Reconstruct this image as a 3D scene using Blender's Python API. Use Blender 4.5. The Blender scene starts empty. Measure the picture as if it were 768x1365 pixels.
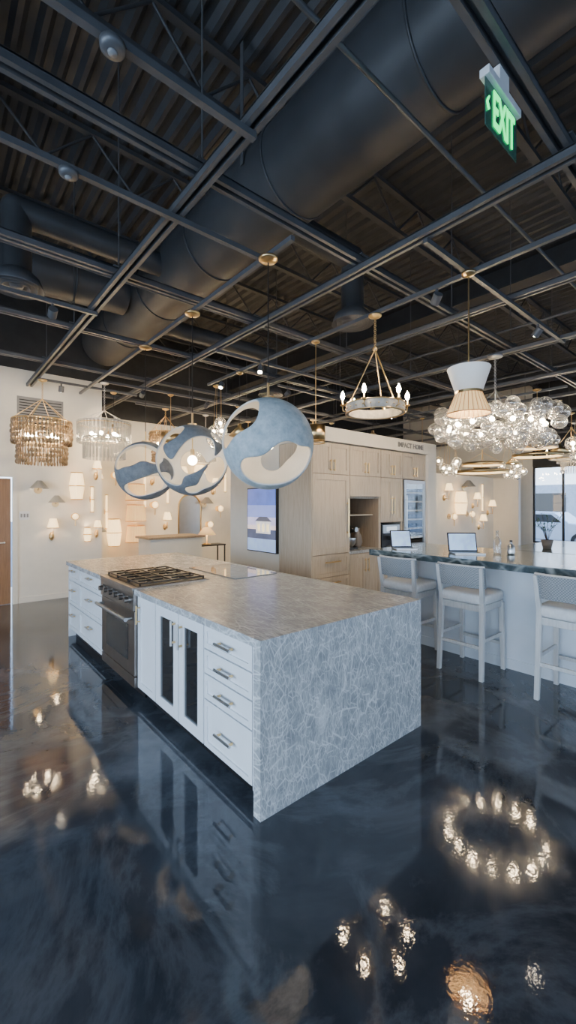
import bpy, math, random
from mathutils import Vector, Matrix
random.seed(7)
pi=math.pi
scene=bpy.context.scene

# ------------------------------------------------------------------ materials
MATS={}
def new_mat(name):
    m=bpy.data.materials.new(name); m.use_nodes=True
    nt=m.node_tree
    p=nt.nodes.get('Principled BSDF')
    return m,nt,p
def mat(name,col,rough=0.5,metal=0.0,em=None,es=0.0,var=0.12,scale=6.0,bump=0.0,bscale=60,coat=0.0,stretch=None):
    if name in MATS: return MATS[name]
    m,nt,p=new_mat(name)
    N=nt.nodes; L=nt.links
    tc=N.new('ShaderNodeTexCoord'); mp=N.new('ShaderNodeMapping')
    L.new(tc.outputs['Object'],mp.inputs['Vector'])
    if stretch: mp.inputs['Scale'].default_value=stretch
    no=N.new('ShaderNodeTexNoise'); no.inputs['Scale'].default_value=scale; no.inputs['Detail'].default_value=4
    L.new(mp.outputs['Vector'],no.inputs['Vector'])
    cr=N.new('ShaderNodeValToRGB')
    a=[max(0,c*(1-var)) for c in col]; b=[min(1,c*(1+var)) for c in col]
    cr.color_ramp.elements[0].position=0.3; cr.color_ramp.elements[1].position=0.7
    cr.color_ramp.elements[0].color=(*a,1); cr.color_ramp.elements[1].color=(*b,1)
    L.new(no.outputs['Fac'],cr.inputs['Fac']); L.new(cr.outputs['Color'],p.inputs['Base Color'])
    p.inputs['Roughness'].default_value=rough; p.inputs['Metallic'].default_value=metal
    if coat: p.inputs['Coat Weight'].default_value=coat
    if em: 
        p.inputs['Emission Color'].default_value=(*em,1); p.inputs['Emission Strength'].default_value=es
    if bump:
        n2=N.new('ShaderNodeTexNoise'); n2.inputs['Scale'].default_value=bscale; n2.inputs['Detail'].default_value=3
        L.new(mp.outputs['Vector'],n2.inputs['Vector'])
        bp=N.new('ShaderNodeBump'); bp.inputs['Strength'].default_value=bump; bp.inputs['Distance'].default_value=0.01
        L.new(n2.outputs['Fac'],bp.inputs['Height']); L.new(bp.outputs['Normal'],p.inputs['Normal'])
    MATS[name]=m
    return m

def floor_mat():
    m,nt,p=new_mat('polished_epoxy_floor'); N=nt.nodes; L=nt.links
    tc=N.new('ShaderNodeTexCoord')
    n1=N.new('ShaderNodeTexNoise'); n1.inputs['Scale'].default_value=1.2; n1.inputs['Detail'].default_value=9; n1.inputs['Distortion'].default_value=0.7; n1.inputs['Roughness'].default_value=0.58
    L.new(tc.outputs['Object'],n1.inputs['Vector'])
    cr=N.new('ShaderNodeValToRGB'); e=cr.color_ramp.elements
    e[0].position=0.36; e[0].color=(0.028,0.032,0.040,1); e[1].position=0.74; e[1].color=(0.145,0.160,0.185,1)
    x=cr.color_ramp.elements.new(0.55); x.color=(0.054,0.062,0.076,1)
    L.new(n1.outputs['Fac'],cr.inputs['Fac'])
    n4=N.new('ShaderNodeTexNoise'); n4.inputs['Scale'].default_value=0.9; n4.inputs['Detail'].default_value=9; n4.inputs['Distortion'].default_value=0.8; n4.inputs['Roughness'].default_value=0.65
    L.new(tc.outputs['Object'],n4.inputs['Vector'])
    ad=N.new('ShaderNodeMath'); ad.operation='SUBTRACT'; ad.inputs[1].default_value=0.5; L.new(n4.outputs['Fac'],ad.inputs[0])
    ab=N.new('ShaderNodeMath'); ab.operation='ABSOLUTE'; L.new(ad.outputs[0],ab.inputs[0])
    r4=N.new('ShaderNodeMapRange'); r4.inputs[1].default_value=0.0; r4.inputs[2].default_value=0.05; r4.inputs[3].default_value=0.22; r4.inputs[4].default_value=0.0
    L.new(ab.outputs[0],r4.inputs[0])
    mx=N.new('ShaderNodeMixRGB'); mx.inputs[2].default_value=(0.20,0.22,0.25,1); L.new(r4.outputs[0],mx.inputs['Fac']); L.new(cr.outputs['Color'],mx.inputs[1])
    L.new(mx.outputs[0],p.inputs['Base Color'])
    n3=N.new('ShaderNodeTexNoise'); n3.inputs['Scale'].default_value=2.2; n3.inputs['Detail'].default_value=5
    L.new(tc.outputs['Object'],n3.inputs['Vector'])
    mr=N.new('ShaderNodeMapRange'); mr.inputs[1].default_value=0.35; mr.inputs[2].default_value=0.7; mr.inputs[3].default_value=0.03; mr.inputs[4].default_value=0.07
    L.new(n3.outputs['Fac'],mr.inputs[0]); L.new(mr.outputs[0],p.inputs['Roughness'])
    n2=N.new('ShaderNodeTexNoise'); n2.inputs['Scale'].default_value=50; n2.inputs['Detail'].default_value=2
    L.new(tc.outputs['Object'],n2.inputs['Vector'])
    bp=N.new('ShaderNodeBump'); bp.inputs['Strength'].default_value=0.024; bp.inputs['Distance'].default_value=0.01
    L.new(n2.outputs['Fac'],bp.inputs['Height']); L.new(bp.outputs['Normal'],p.inputs['Normal'])
    p.inputs['IOR'].default_value=1.6
    return m
def stone_mat(name,dark,light,vein,sc=1.0,rough=0.22,vs=1.0):
    m,nt,p=new_mat(name); N=nt.nodes; L=nt.links
    tc=N.new('ShaderNodeTexCoord')
    nd=N.new('ShaderNodeTexNoise'); nd.inputs['Scale'].default_value=3.5*sc; nd.inputs['Detail'].default_value=6
    L.new(tc.outputs['Object'],nd.inputs['Vector'])
    vm=N.new('ShaderNodeMixRGB'); vm.blend_type='LINEAR_LIGHT'; vm.inputs['Fac'].default_value=0.04
    L.new(tc.outputs['Object'],vm.inputs[1]); L.new(nd.outputs['Color'],vm.inputs[2])
    base=N.new('ShaderNodeTexNoise'); base.inputs['Scale'].default_value=9*sc; base.inputs['Detail'].default_value=12; base.inputs['Roughness'].default_value=0.8
    L.new(vm.outputs[0],base.inputs['Vector'])
    cr=N.new('ShaderNodeValToRGB'); e=cr.color_ramp.elements
    e[0].position=0.36; e[0].color=(*dark,1); e[1].position=0.64; e[1].color=(*light,1)
    L.new(base.outputs['Fac'],cr.inputs['Fac'])
    prev=cr.outputs['Color']
    for i,(s,w,st) in enumerate([(8,0.022,0.7),(13.0,0.032,0.7),(20,0.045,0.6),(30,0.06,0.6),(42,0.08,0.5)]):
        mp=N.new('ShaderNodeMapping'); mp.inputs['Rotation'].default_value=(0.6+1.1*i,0.5+0.8*i,0.9+i*1.3); mp.inputs['Scale'].default_value=(1,0.2,0.42)
        L.new(vm.outputs[0],mp.inputs['Vector'])
        v=N.new('ShaderNodeTexVoronoi'); v.feature='DISTANCE_TO_EDGE'; v.inputs['Scale'].default_value=s*sc
        L.new(mp.outputs['Vector'],v.inputs['Vector'])
        r=N.new('ShaderNodeMapRange'); r.inputs[1].default_value=0.0; r.inputs[2].default_value=w; r.inputs[3].default_value=st*vs; r.inputs[4].default_value=0.0
        L.new(v.outputs['Distance'],r.inputs[0])
        nn=N.new('ShaderNodeTexNoise'); nn.inputs['Scale'].default_value=5.0*sc+i; nn.inputs['Detail'].default_value=5; L.new(tc.outputs['Object'],nn.inputs['Vector'])
        r2=N.new('ShaderNodeMapRange'); r2.inputs[1].default_value=0.36; r2.inputs[2].default_value=0.60; L.new(nn.outputs['Fac'],r2.inputs[0])
        mm=N.new('ShaderNodeMath'); mm.operation='MULTIPLY'; L.new(r.outputs[0],mm.inputs[0]); L.new(r2.outputs[0],mm.inputs[1])
        mx=N.new('ShaderNodeMixRGB'); mx.inputs[2].default_value=(*vein,1)
        L.new(mm.outputs[0],mx.inputs['Fac']); L.new(prev,mx.inputs[1]); prev=mx.outputs[0]
    L.new(prev,p.inputs['Base Color']); p.inputs['Roughness'].default_value=rough
    return m
def wood_mat(name,a,b,rough=0.5,st=(14,14,1.2)):
    m,nt,p=new_mat(name); N=nt.nodes; L=nt.links
    tc=N.new('ShaderNodeTexCoord'); mp=N.new('ShaderNodeMapping'); mp.inputs['Scale'].default_value=st
    L.new(tc.outputs['Object'],mp.inputs['Vector'])
    n=N.new('ShaderNodeTexNoise'); n.inputs['Scale'].default_value=3; n.inputs['Detail'].default_value=8; n.inputs['Roughness'].default_value=0.65; n.inputs['Distortion'].default_value=0.4
    L.new(mp.outputs[0],n.inputs['Vector'])
    cr=N.new('ShaderNodeValToRGB'); e=cr.color_ramp.elements
    e[0].position=0.3; e[0].color=(*a,1); e[1].position=0.7; e[1].color=(*b,1)
    L.new(n.outputs['Fac'],cr.inputs['Fac']); L.new(cr.outputs['Color'],p.inputs['Base Color']); p.inputs['Roughness'].default_value=rough
    return m
def glass_mat(name,tint,rough=0.0,lo=0.05,refl=0.9,blend=0.35,milk=0.0):
    m,nt,p=new_mat(name); N=nt.nodes; L=nt.links; N.remove(p)
    out=N.get('Material Output')
    tr=N.new('ShaderNodeBsdfTransparent'); tr.inputs['Color'].default_value=(*tint,1)
    gl=N.new('ShaderNodeBsdfGlossy'); gl.inputs['Roughness'].default_value=rough
    lw=N.new('ShaderNodeLayerWeight'); lw.inputs['Blend'].default_value=blend
    mr=N.new('ShaderNodeMapRange'); mr.inputs[3].default_value=lo; mr.inputs[4].default_value=refl
    L.new(lw.outputs['Facing'],mr.inputs[0])
    mx=N.new('ShaderNodeMixShader'); L.new(mr.outputs[0],mx.inputs[0]); L.new(tr.outputs[0],mx.inputs[1]); L.new(gl.outputs[0],mx.inputs[2])
    fin=mx.outputs[0]
    if milk:
        tl=N.new('ShaderNodeBsdfTranslucent'); tl.inputs['Color'].default_value=(0.95,0.93,0.9,1)
        df=N.new('ShaderNodeBsdfDiffuse'); df.inputs['Color'].default_value=(0.95,0.93,0.9,1)
        a=N.new('ShaderNodeMixShader'); L.new(tl.outputs[0],a.inputs[1]); L.new(df.outputs[0],a.inputs[2])
        m2=N.new('ShaderNodeMixShader'); mf=N.new('ShaderNodeMath'); mf.operation='MULTIPLY'; mf.inputs[1].default_value=milk; L.new(mr.outputs[0],mf.inputs[0])
        L.new(mf.outputs[0],m2.inputs[0]); L.new(fin,m2.inputs[1]); L.new(a.outputs[0],m2.inputs[2]); fin=m2.outputs[0]
    L.new(fin,out.inputs['Surface'])
    return m
def weave_mat(name,a,b,sc=90):
    m,nt,p=new_mat(name); N=nt.nodes; L=nt.links
    tc=N.new('ShaderNodeTexCoord')
    ck=N.new('ShaderNodeTexChecker'); ck.inputs['Scale'].default_value=sc; ck.inputs[1].default_value=(*a,1); ck.inputs[2].default_value=(*b,1)
    L.new(tc.outputs['Object'],ck.inputs['Vector']); L.new(ck.outputs['Color'],p.inputs['Base Color'])
    bp=N.new('ShaderNodeBump'); bp.inputs['Strength'].default_value=0.3; bp.inputs['Distance'].default_value=0.004
    L.new(ck.outputs['Fac'],bp.inputs['Height']); L.new(bp.outputs['Normal'],p.inputs['Normal']); p.inputs['Roughness'].default_value=0.8
    return m

FLOOR=floor_mat()
STONE=stone_mat('grey_quartzite',(0.27,0.285,0.30),(0.44,0.455,0.465),(0.85,0.86,0.87))
BARSTONE=stone_mat('blue_green_marble',(0.025,0.042,0.052),(0.09,0.125,0.14),(0.42,0.47,0.48),sc=0.4,rough=0.14,vs=0.9)
OAK=wood_mat('pale_oak',(0.42,0.34,0.25),(0.55,0.47,0.37))
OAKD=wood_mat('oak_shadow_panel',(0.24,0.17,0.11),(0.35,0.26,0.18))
DOORW=wood_mat('maple_door_veneer',(0.22,0.115,0.055),(0.32,0.175,0.09),rough=0.4)
STOOLW=wood_mat('white_washed_wood',(0.54,0.54,0.54),(0.72,0.72,0.71),rough=0.45)
WHITE=mat('white_wall_paint',(0.72,0.68,0.60),0.6,var=0.03)
CAB=mat('white_cabinet_lacquer',(0.80,0.82,0.85),0.32,var=0.02)
BARP=mat('bar_panel_paint',(0.70,0.75,0.81),0.4,var=0.03)
BLACKP=mat('black_ceiling_paint',(0.026,0.027,0.029),0.6,var=0.2)
DECK=mat('dark_roof_deck_paint',(0.052,0.053,0.056),0.5,var=0.15)
STRUT=mat('charcoal_steel_strut',(0.10,0.102,0.108),0.40,metal=0.2,var=0.15)
JOIST=mat('dark_joist_paint',(0.055,0.056,0.060),0.5,var=0.15)
DUCTM=mat('charcoal_duct_wrap',(0.048,0.050,0.054),0.45,var=0.25,scale=2,bump=0.25,bscale=5)
BRASS=mat('brushed_brass',(0.74,0.52,0.25),0.28,metal=1.0,var=0.08)
STEEL=mat('brushed_steel',(0.55,0.55,0.55),0.3,metal=1.0,var=0.05)
BRONZE=mat('graphite_steel',(0.36,0.32,0.29),0.32,metal=1.0,var=0.1)
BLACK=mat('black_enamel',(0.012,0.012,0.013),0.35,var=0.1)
BGLASS=mat('black_glass',(0.010,0.011,0.013),0.04,var=0.05,coat=0.6)
HOB=mat('ceramic_hob_glass',(0.22,0.225,0.23),0.05,var=0.05,coat=0.6)
def felt_mat(name,a,b):
    m,nt,p=new_mat(name); N=nt.nodes; L=nt.links; tc=N.new('ShaderNodeTexCoord')
    n=N.new('ShaderNodeTexNoise'); n.inputs['Scale'].default_value=14; n.inputs['Detail'].default_value=10; n.inputs['Roughness'].default_value=0.75; L.new(tc.outputs['Object'],n.inputs['Vector'])
    cr=N.new('ShaderNodeValToRGB'); e=cr.color_ramp.elements; e[0].position=0.35; e[0].color=(*a,1); e[1].position=0.65; e[1].color=(*b,1)
    L.new(n.outputs['Fac'],cr.inputs['Fac']); L.new(cr.outputs['Color'],p.inputs['Base Color']); p.inputs['Roughness'].default_value=0.85
    bp=N.new('ShaderNodeBump'); bp.inputs['Strength'].default_value=0.5; bp.inputs['Distance'].default_value=0.008; L.new(n.outputs['Fac'],bp.inputs['Height']); L.new(bp.outputs['Normal'],p.inputs['Normal'])
    return m
GLOBE=felt_mat('blue_grey_plaster',(0.31,0.38,0.42),(0.54,0.60,0.63))
GLOBEB=felt_mat('grey_plaster',(0.16,0.17,0.19),(0.26,0.275,0.29))
CREAM=mat('cream_plaster',(0.70,0.67,0.62),0.6,var=0.05,bump=0.2)
CUSH=mat('white_linen',(0.78,0.78,0.78),0.85,var=0.05,scale=40,bump=0.3,bscale=200)
WEAVE=weave_mat('woven_grey_rope',(0.20,0.22,0.24),(0.36,0.38,0.40))
BULB=mat('warm_bulb',(1,0.85,0.6),0.3,em=(1.0,0.76,0.46),es=200,var=0.0)
GBULB=mat('frosted_bulb',(1,0.9,0.75),0.3,em=(1.0,0.80,0.52),es=34,var=0.0)
SPOTL=mat('track_spot_lens',(1,0.9,0.75),0.3,em=(1.0,0.84,0.62),es=160,var=0.0)
SHADE=mat('glowing_fabric_shade',(0.9,0.75,0.5),0.8,em=(1.0,0.66,0.30),es=2.8,var=0.05)
SHADE2=mat('dim_glowing_shade',(0.8,0.58,0.32),0.8,em=(1.0,0.52,0.18),es=0.8,var=0.1)
SHADEW=mat('white_linen_shade',(0.85,0.84,0.80),0.8,em=(1.0,0.9,0.75),es=0.15,var=0.03)
BEAD=mat('amber_bead_strands',(0.25,0.165,0.09),0.3,metal=0.2,var=0.5,scale=25)
SOIL=mat('potting_soil',(0.08,0.05,0.03),0.9,var=0.3)
GLASS=glass_mat('clear_blown_glass',(0.97,0.975,0.98),lo=0.07,refl=1.0,blend=0.5,milk=0.35)
PRISM=glass_mat('crystal_prism',(0.92,0.93,0.94),lo=0.15,refl=0.9,rough=0.08,milk=0.4)
WINGL=glass_mat('window_glazing',(0.95,0.97,0.98),refl=0.4)
LSCREEN=mat('laptop_screen',(0.6,0.7,0.8),0.2,em=(0.75,0.88,1.0),es=0.8,var=0.1)
GREEN=mat('exit_green_led',(0.02,0.6,0.2),0.4,em=(0.0,1.0,0.22),es=2.4,var=0.0)
PLATE=mat('edge_lit_sign_panel',(0.05,0.09,0.08),0.2,em=(0.1,0.9,0.4),es=0.012,var=0.05)
PLAST=mat('white_plastic',(0.7,0.7,0.7),0.4,var=0.02)
ASPH=mat('asphalt',(0.28,0.28,0.29),0.9,var=0.2,scale=20)
GREYB=mat('grey_panel',(0.22,0.22,0.22),0.5,var=0.1)
CARW=mat('car_paint_white',(0.8,0.82,0.85),0.2,var=0.02,coat=0.5)
CARD=mat('car_paint_dark',(0.08,0.10,0.13),0.2,var=0.02,coat=0.5)
LEAF=mat('leaf_green',(0.06,0.14,0.05),0.6,var=0.4)
TERRA=mat('taupe_ceramic',(0.20,0.17,0.15),0.5,var=0.1)
FACADE=mat('outside_facade',(0.62,0.62,0.62),0.8,var=0.1)

# ------------------------------------------------------------------ mesh builder
class B:
    def __init__(s,name): s.name=name; s.V=[]; s.F=[]; s.M=[]; s.S=[]; s.mats=[]
    def mi(s,m):
        if m not in s.mats: s.mats.append(m)
        return s.mats.index(m)
    def add(s,vs,fs,m,smooth=False):
        o=len(s.V); s.V+= [tuple(v) for v in vs]; k=s.mi(m)
        for f in fs: s.F.append([i+o for i in f]); s.M.append(k); s.S.append(smooth)
    def box(s,x0,x1,y0,y1,z0,z1,m):
        if x0>x1:x0,x1=x1,x0
        if y0>y1:y0,y1=y1,y0
        vs=[(x0,y0,z0),(x1,y0,z0),(x1,y1,z0),(x0,y1,z0),(x0,y0,z1),(x1,y0,z1),(x1,y1,z1),(x0,y1,z1)]
        s.add(vs,[(0,3,2,1),(4,5,6,7),(0,1,5,4),(1,2,6,5),(2,3,7,6),(3,0,4,7)],m)
    def cyl(s,p0,p1,r0,m,r1=None,n=16,caps=True,smooth=True):
        if r1 is None:r1=r0
        p0=Vector(p0);p1=Vector(p1);d=(p1-p0)
        if d.length<1e-6:return
        d.normalize()
        a=d.orthogonal().normalized(); b=d.cross(a)
        vs=[];fs=[]
        for i in range(n):
            t=2*pi*(i+0.5)/n; o=a*math.cos(t)+b*math.sin(t)
            vs.append(p0+o*r0); vs.append(p1+o*r1)
        for i in range(n):
            j=(i+1)%n; fs.append((2*i,2*j,2*j+1,2*i+1))
        s.add(vs,fs,m,smooth)
        if caps:
            s.add([vs[2*i] for i in range(n)],[tuple(range(n))[::-1]],m)
            s.add([vs[2*i+1] for i in range(n)],[tuple(range(n))],m)
    def tube(s,pts,r,m,n=8,closed=False):
        P=[Vector(p) for p in pts]; N=len(P); vs=[];fs=[]
        up=None
        for i in range(N):
            if closed: d=P[(i+1)%N]-P[i-1]
            else: d=P[min(i+1,N-1)]-P[max(i-1,0)]
            d.normalize()
            if up is None: up=d.orthogonal().normalized()
            up=(up-d*up.dot(d)).normalized(); b=d.cross(up)
            for k in range(n):
                t=2*pi*k/n; vs.append(P[i]+(up*math.cos(t)+b*math.sin(t))*r)
        R=N if closed else N-1
        for i in range(R):
            a=i*n;c=((i+1)%N)*n
            for k in range(n):
                l=(k+1)%n; fs.append((a+k,a+l,c+l,c+k))
        if not closed:
            fs.append(tuple(range(n))[::-1]); fs.append(tuple((N-1)*n+k for k in range(n)))
        s.add(vs,fs,m,True)
    def ring(s,c,R,r,m,n=40,k=8,axis=(0,0,1)):
        ax=Vector(axis).normalized(); a=ax.orthogonal().normalized(); b=ax.cross(a); c=Vector(c)
        s.tube([c+(a*math.cos(2*pi*i/n)+b*math.sin(2*pi*i/n))*R for i in range(n)],r,m,n=k,closed=True)
    def lathe(s,c,prof,m,n=32,pleat=0,amp=0.0,smooth=True,closed=False):
        cx,cy,cz=c; vs=[];fs=[];K=len(prof)
        for i in range(n):
            t=2*pi*i/n; q=1+(amp*math.cos(pleat*t) if pleat else 0)
            for (r,z) in prof: vs.append((cx+r*q*math.cos(t),cy+r*q*math.sin(t),cz+z))
        for i in range(n):
            j=(i+1)%n
            for k in range(K if closed else K-1):
                l=(k+1)%K
                fs.append((i*K+k,j*K+k,j*K+l,i*K+l))
        s.add(vs,fs,m,smooth)
    def sph(s,c,r,m,nu=16,nv=10,sc=(1,1,1)):
        prof=[(max(1e-4,r*math.sin(pi*k/nv)),-r*math.cos(pi*k/nv)) for k in range(nv+1)]
        vs=[];fs=[];K=nv+1
        for i in range(nu):
            t=2*pi*i/nu
            for (q,z) in prof: vs.append((c[0]+q*math.cos(t)*sc[0],c[1]+q*math.sin(t)*sc[1],c[2]+z*sc[2]))
        for i in range(nu):
            j=(i+1)%nu
            for k in range(nv): fs.append((i*K+k,j*K+k,j*K+k+1,i*K+k+1))
        s.add(vs,fs,m,True)
    def rbox(s,c,size,m,e=0.25,nu=32,nv=14):
        def sp(v,p): return math.copysign(abs(v)**p,v)
        vs=[];fs=[];K=nv+1
        for i in range(nu):
            t=2*pi*i/nu
            for k in range(K):
                f=-pi/2+pi*k/nv
                cf=sp(math.cos(f),e) if abs(math.cos(f))>1e-6 else 0.0
                vs.append((c[0]+size[0]/2*cf*sp(math.cos(t),e),c[1]+size[1]/2*cf*sp(math.sin(t),e),c[2]+size[2]/2*sp(math.sin(f),e*1.6)))
        for i in range(nu):
            j=(i+1)%nu
            for k in range(nv): fs.append((i*K+k,j*K+k,j*K+k+1,i*K+k+1))
        s.add(vs,fs,m,True)
    def prism(s,poly,axis,a0,a1,m):
        n=len(poly); vs=[]
        for a in (a0,a1):
            for (u,z) in poly: vs.append((u,a,z) if axis=='y' else (a,u,z))
        fs=[tuple(range(n)),tuple(range(n,2*n))[::-1]]+[(i,i+n,(i+1)%n+n,(i+1)%n) for i in range(n)]
        s.add(vs,fs,m)
    def fbox(s,axis,p0,p1,a0,a1,z0,z1,m):
        if axis=='x': s.box(p0,p1,a0,a1,z0,z1,m)
        else: s.box(a0,a1,p0,p1,z0,z1,m)
    def shaker(s,axis,p,a0,a1,z0,z1,m,fr=0.05,inner=None):
        g=0.002; a0+=g;a1-=g;z0+=g;z1-=g
        s.fbox(axis,p+0.010,p+0.02,a0+fr*0.9,a1-fr*0.9,z0+fr*0.9,z1-fr*0.9,inner or m)
        s.fbox(axis,p,p+0.021,a0,a0+fr,z0,z1,m); s.fbox(axis,p,p+0.021,a1-fr,a1,z0,z1,m)
        s.fbox(axis,p,p+0.021,a0+fr,a1-fr,z0,z0+fr,m); s.fbox(axis,p,p+0.021,a0+fr,a1-fr,z1-fr,z1,m)
    def pull(s,axis,p,a,z,ln,vert,m,m2=None,r=0.006,off=0.032):
        def P(q,aa,zz): return (q,aa,zz) if axis=='x' else (aa,q,zz)
        h=ln/2
        if vert:
            s.cyl(P(p-off,a,z-h),P(p-off,a,z+h),r,m,n=10)
            for k in (-1,1): s.cyl(P(p,a,z+k*h*0.75),P(p-off,a,z+k*h*0.75),r*0.9,m2 or m,n=8)
        else:
            s.cyl(P(p-off,a-h,z),P(p-off,a+h,z),r,m,n=10)
            for k in (-1,1): s.cyl(P(p,a+k*h*0.75,z),P(p-off,a+k*h*0.75,z),r*0.9,m2 or m,n=8)
    def done(s,bevel=0.0,origin=None,parent=None):
        xs=[v[0] for v in s.V];ys=[v[1] for v in s.V];zs=[v[2] for v in s.V]
        o=origin or ((min(xs)+max(xs))/2,(min(ys)+max(ys))/2,min(zs))
        me=bpy.data.meshes.new(s.name)
        me.from_pydata([(v[0]-o[0],v[1]-o[1],v[2]-o[2]) for v in s.V],[],s.F)
        for m in s.mats: me.materials.append(m)
        me.polygons.foreach_set('material_index',s.M); me.polygons.foreach_set('use_smooth',s.S)
        me.update()
        ob=bpy.data.objects.new(s.name,me); ob.location=o
        scene.collection.objects.link(ob)
        if bevel:
            md=ob.modifiers.new('bevel','BEVEL'); md.width=bevel; md.segments=2; md.limit_method='ANGLE'; md.angle_limit=math.radians(50)
        if parent:
            ob.parent=parent; ob.matrix_parent_inverse=Matrix.Translation(-Vector(parent.location))
        return ob
def text(name,body,loc,rot,size,m,parent,ext=0.002,sx=1.0):
    cu=bpy.data.curves.new(name,'FONT'); cu.body=body; cu.size=size; cu.extrude=ext; cu.align_x='CENTER'; cu.align_y='CENTER'; cu.offset=0.003
    t=bpy.data.objects.new(name+'_tmp',cu); scene.collection.objects.link(t)
    dg=bpy.context.evaluated_depsgraph_get(); me=bpy.data.meshes.new_from_object(t.evaluated_get(dg))
    bpy.data.objects.remove(t)
    me.materials.clear(); me.materials.append(m)
    ob=bpy.data.objects.new(name,me); scene.collection.objects.link(ob)
    ob.location=loc; ob.rotation_euler=rot; ob.scale=(sx,1,1)
    ob.parent=parent; ob.matrix_parent_inverse=Matrix.Translation(-Vector(parent.location))
    return ob
def area(name,loc,rot,sx,sy,w,col):
    l=bpy.data.lights.new(name,'AREA'); l.shape='RECTANGLE'; l.size=sx; l.size_y=sy; l.energy=w; l.color=col
    o=bpy.data.objects.new(name,l); o.location=loc; o.rotation_euler=rot; scene.collection.objects.link(o); return o

ZG=3.55          # underside of strut grid
ZL=3.512         # underside of lighting track
X0,X1,Y0,Y1=-5.0,14.0,-5.0,9.6
ZT=5.55
# ------------------------------------------------------------------ shell
b=B('floor'); b.box(X0-0.2,X1+0.2,Y0-0.2,Y1+0.2,-0.12,0,FLOOR); b.done(origin=(0,0,0))
b=B('ground_outside'); b.box(-40,60,-40,50,-0.3,-0.13,ASPH); b.done()
b=B('ceiling')
xs=X0; prof=[]
while xs<X1+0.15:
    prof+=[(xs,ZT),(xs+0.04,ZT+0.045),(xs+0.10,ZT+0.045),(xs+0.14,ZT)]; xs+=0.18
vs=[];fs=[]
for (x,z) in prof: vs+=[(x,Y0-0.2,z),(x,Y1+0.2,z)]
for i in range(len(prof)-1): fs.append((2*i,2*i+1,2*i+3,2*i+2))
b.add(vs,fs,DECK); b.box(X0-0.2,X1+0.2,Y0-0.2,Y1+0.2,ZT+0.06,ZT+0.2,BLACKP); b.done()

b=B('wall_north')
b.box(X0,0.10,8.1,8.22,0,3.82,WHITE); b.box(0.10,1.05,8.1,8.22,2.06,3.82,WHITE); b.box(1.05,2.42,8.1,8.22,0,3.82,WHITE)
b.box(X0,2.42,8.1,8.22,3.82,ZT,BLACKP); b.box(2.30,2.42,8.22,9.6,0,3.82,WHITE); b.box(2.30,2.42,8.22,9.6,3.82,ZT,BLACKP)
b.box(2.42,X1,9.6,9.72,0,3.5,WHITE); b.box(2.42,X1,9.6,9.72,3.5,ZT,BLACKP); b.done()
b=B('baseboard_north'); b.box(1.12,2.42,8.085,8.1,0,0.09,WHITE); b.box(X0,0.03,8.085,8.1,0,0.09,WHITE); b.box(2.42,X1,9.585,9.6,0,0.09,WHITE); b.done()
b=B('door_1'); b.box(0.13,1.02,8.13,8.175,0.005,2.03,DOORW); b.cyl((0.93,8.13,1.0),(0.93,8.07,1.0),0.012,STEEL,n=10); b.cyl((0.93,8.075,1.0),(0.80,8.075,1.0),0.010,STEEL,n=10); b.done()
b=B('trim_1'); b.box(0.04,0.11,8.075,8.1,0,2.12,WHITE); b.box(1.04,1.11,8.075,8.1,0,2.12,WHITE); b.box(0.11,1.04,8.075,8.1,2.05,2.12,WHITE); b.done()

def window_wall(name,axis,pos,a0,a1,openings,z0,z1,out):
    b=B(name); t=0.15*out
    cur=a0
    for (o0,o1) in openings:
        b.fbox(axis,pos,pos+t,cur,o0,0,ZT,WHITE); b.fbox(axis,pos,pos+t,o0,o1,0,z0,WHITE); b.fbox(axis,pos,pos+t,o0,o1,z1,ZT,BLACKP); cur=o1
    b.fbox(axis,pos,pos+t,cur,a1,0,ZT,WHITE); b.done()
wc=[0]
def window(axis,pos,o0,o1,z0,z1,out,nm):
    wc[0]+=1
    b=B('window_%d'%wc[0]); f=0.05; p0=pos+0.03*out;p1=pos+0.10*out
    if p0>p1:p0,p1=p1,p0
    b.fbox(axis,p0,p1,o0,o1,z0,z0+f,BLACK);b.fbox(axis,p0,p1,o0,o1,z1-f,z1,BLACK)
    for i in range(nm+1):
        a=o0+(o1-o0)*i/nm; a=min(max(a,o0+f/2),o1-f/2); b.fbox(axis,p0,p1,a-f/2,a+f/2,z0+f,z1-f,BLACK)
    m=(p0+p1)/2
    b.fbox(axis,m-0.003,m+0.003,o0+f,o1-f,z0+f,z1-f,WINGL); b.done()
window_wall('wall_south','y',Y0,X0,X1,[(-4,-0.5),(0.2,4.2),(5,9),(9.6,13.2)],0.15,3.0,-1)
for o in [(-4,-0.5),(0.2,4.2),(5,9),(9.6,13.2)]: window('y',Y0,o[0],o[1],0.15,3.0,-1,3)
window_wall('wall_west','x',X0,Y0,8.1,[(-4.2,-0.5),(0.2,4.2)],0.15,3.0,-1)
for o in [(-4.2,-0.5),(0.2,4.2)]: window('x',X0,o[0],o[1],0.15,3.0,-1,3)
window_wall('wall_east','x',X1,Y0,Y1,[(-4.2,-0.6),(0,2.2),(2.6,5.0)],0.45,2.75,1)
for o in [(-4.2,-0.6),(0,2.2),(2.6,5.0)]: window('x',X1,o[0],o[1],0.45,2.75,1,3)

b=B('wall_display'); b.box(9.4,12.7,5.6,5.75,0,2.38,WHITE); b.box(12.7,12.85,4.9,5.75,0,2.38,WHITE); b.box(9.4,12.7,5.585,5.6,0,0.09,WHITE); b.done()

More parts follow.
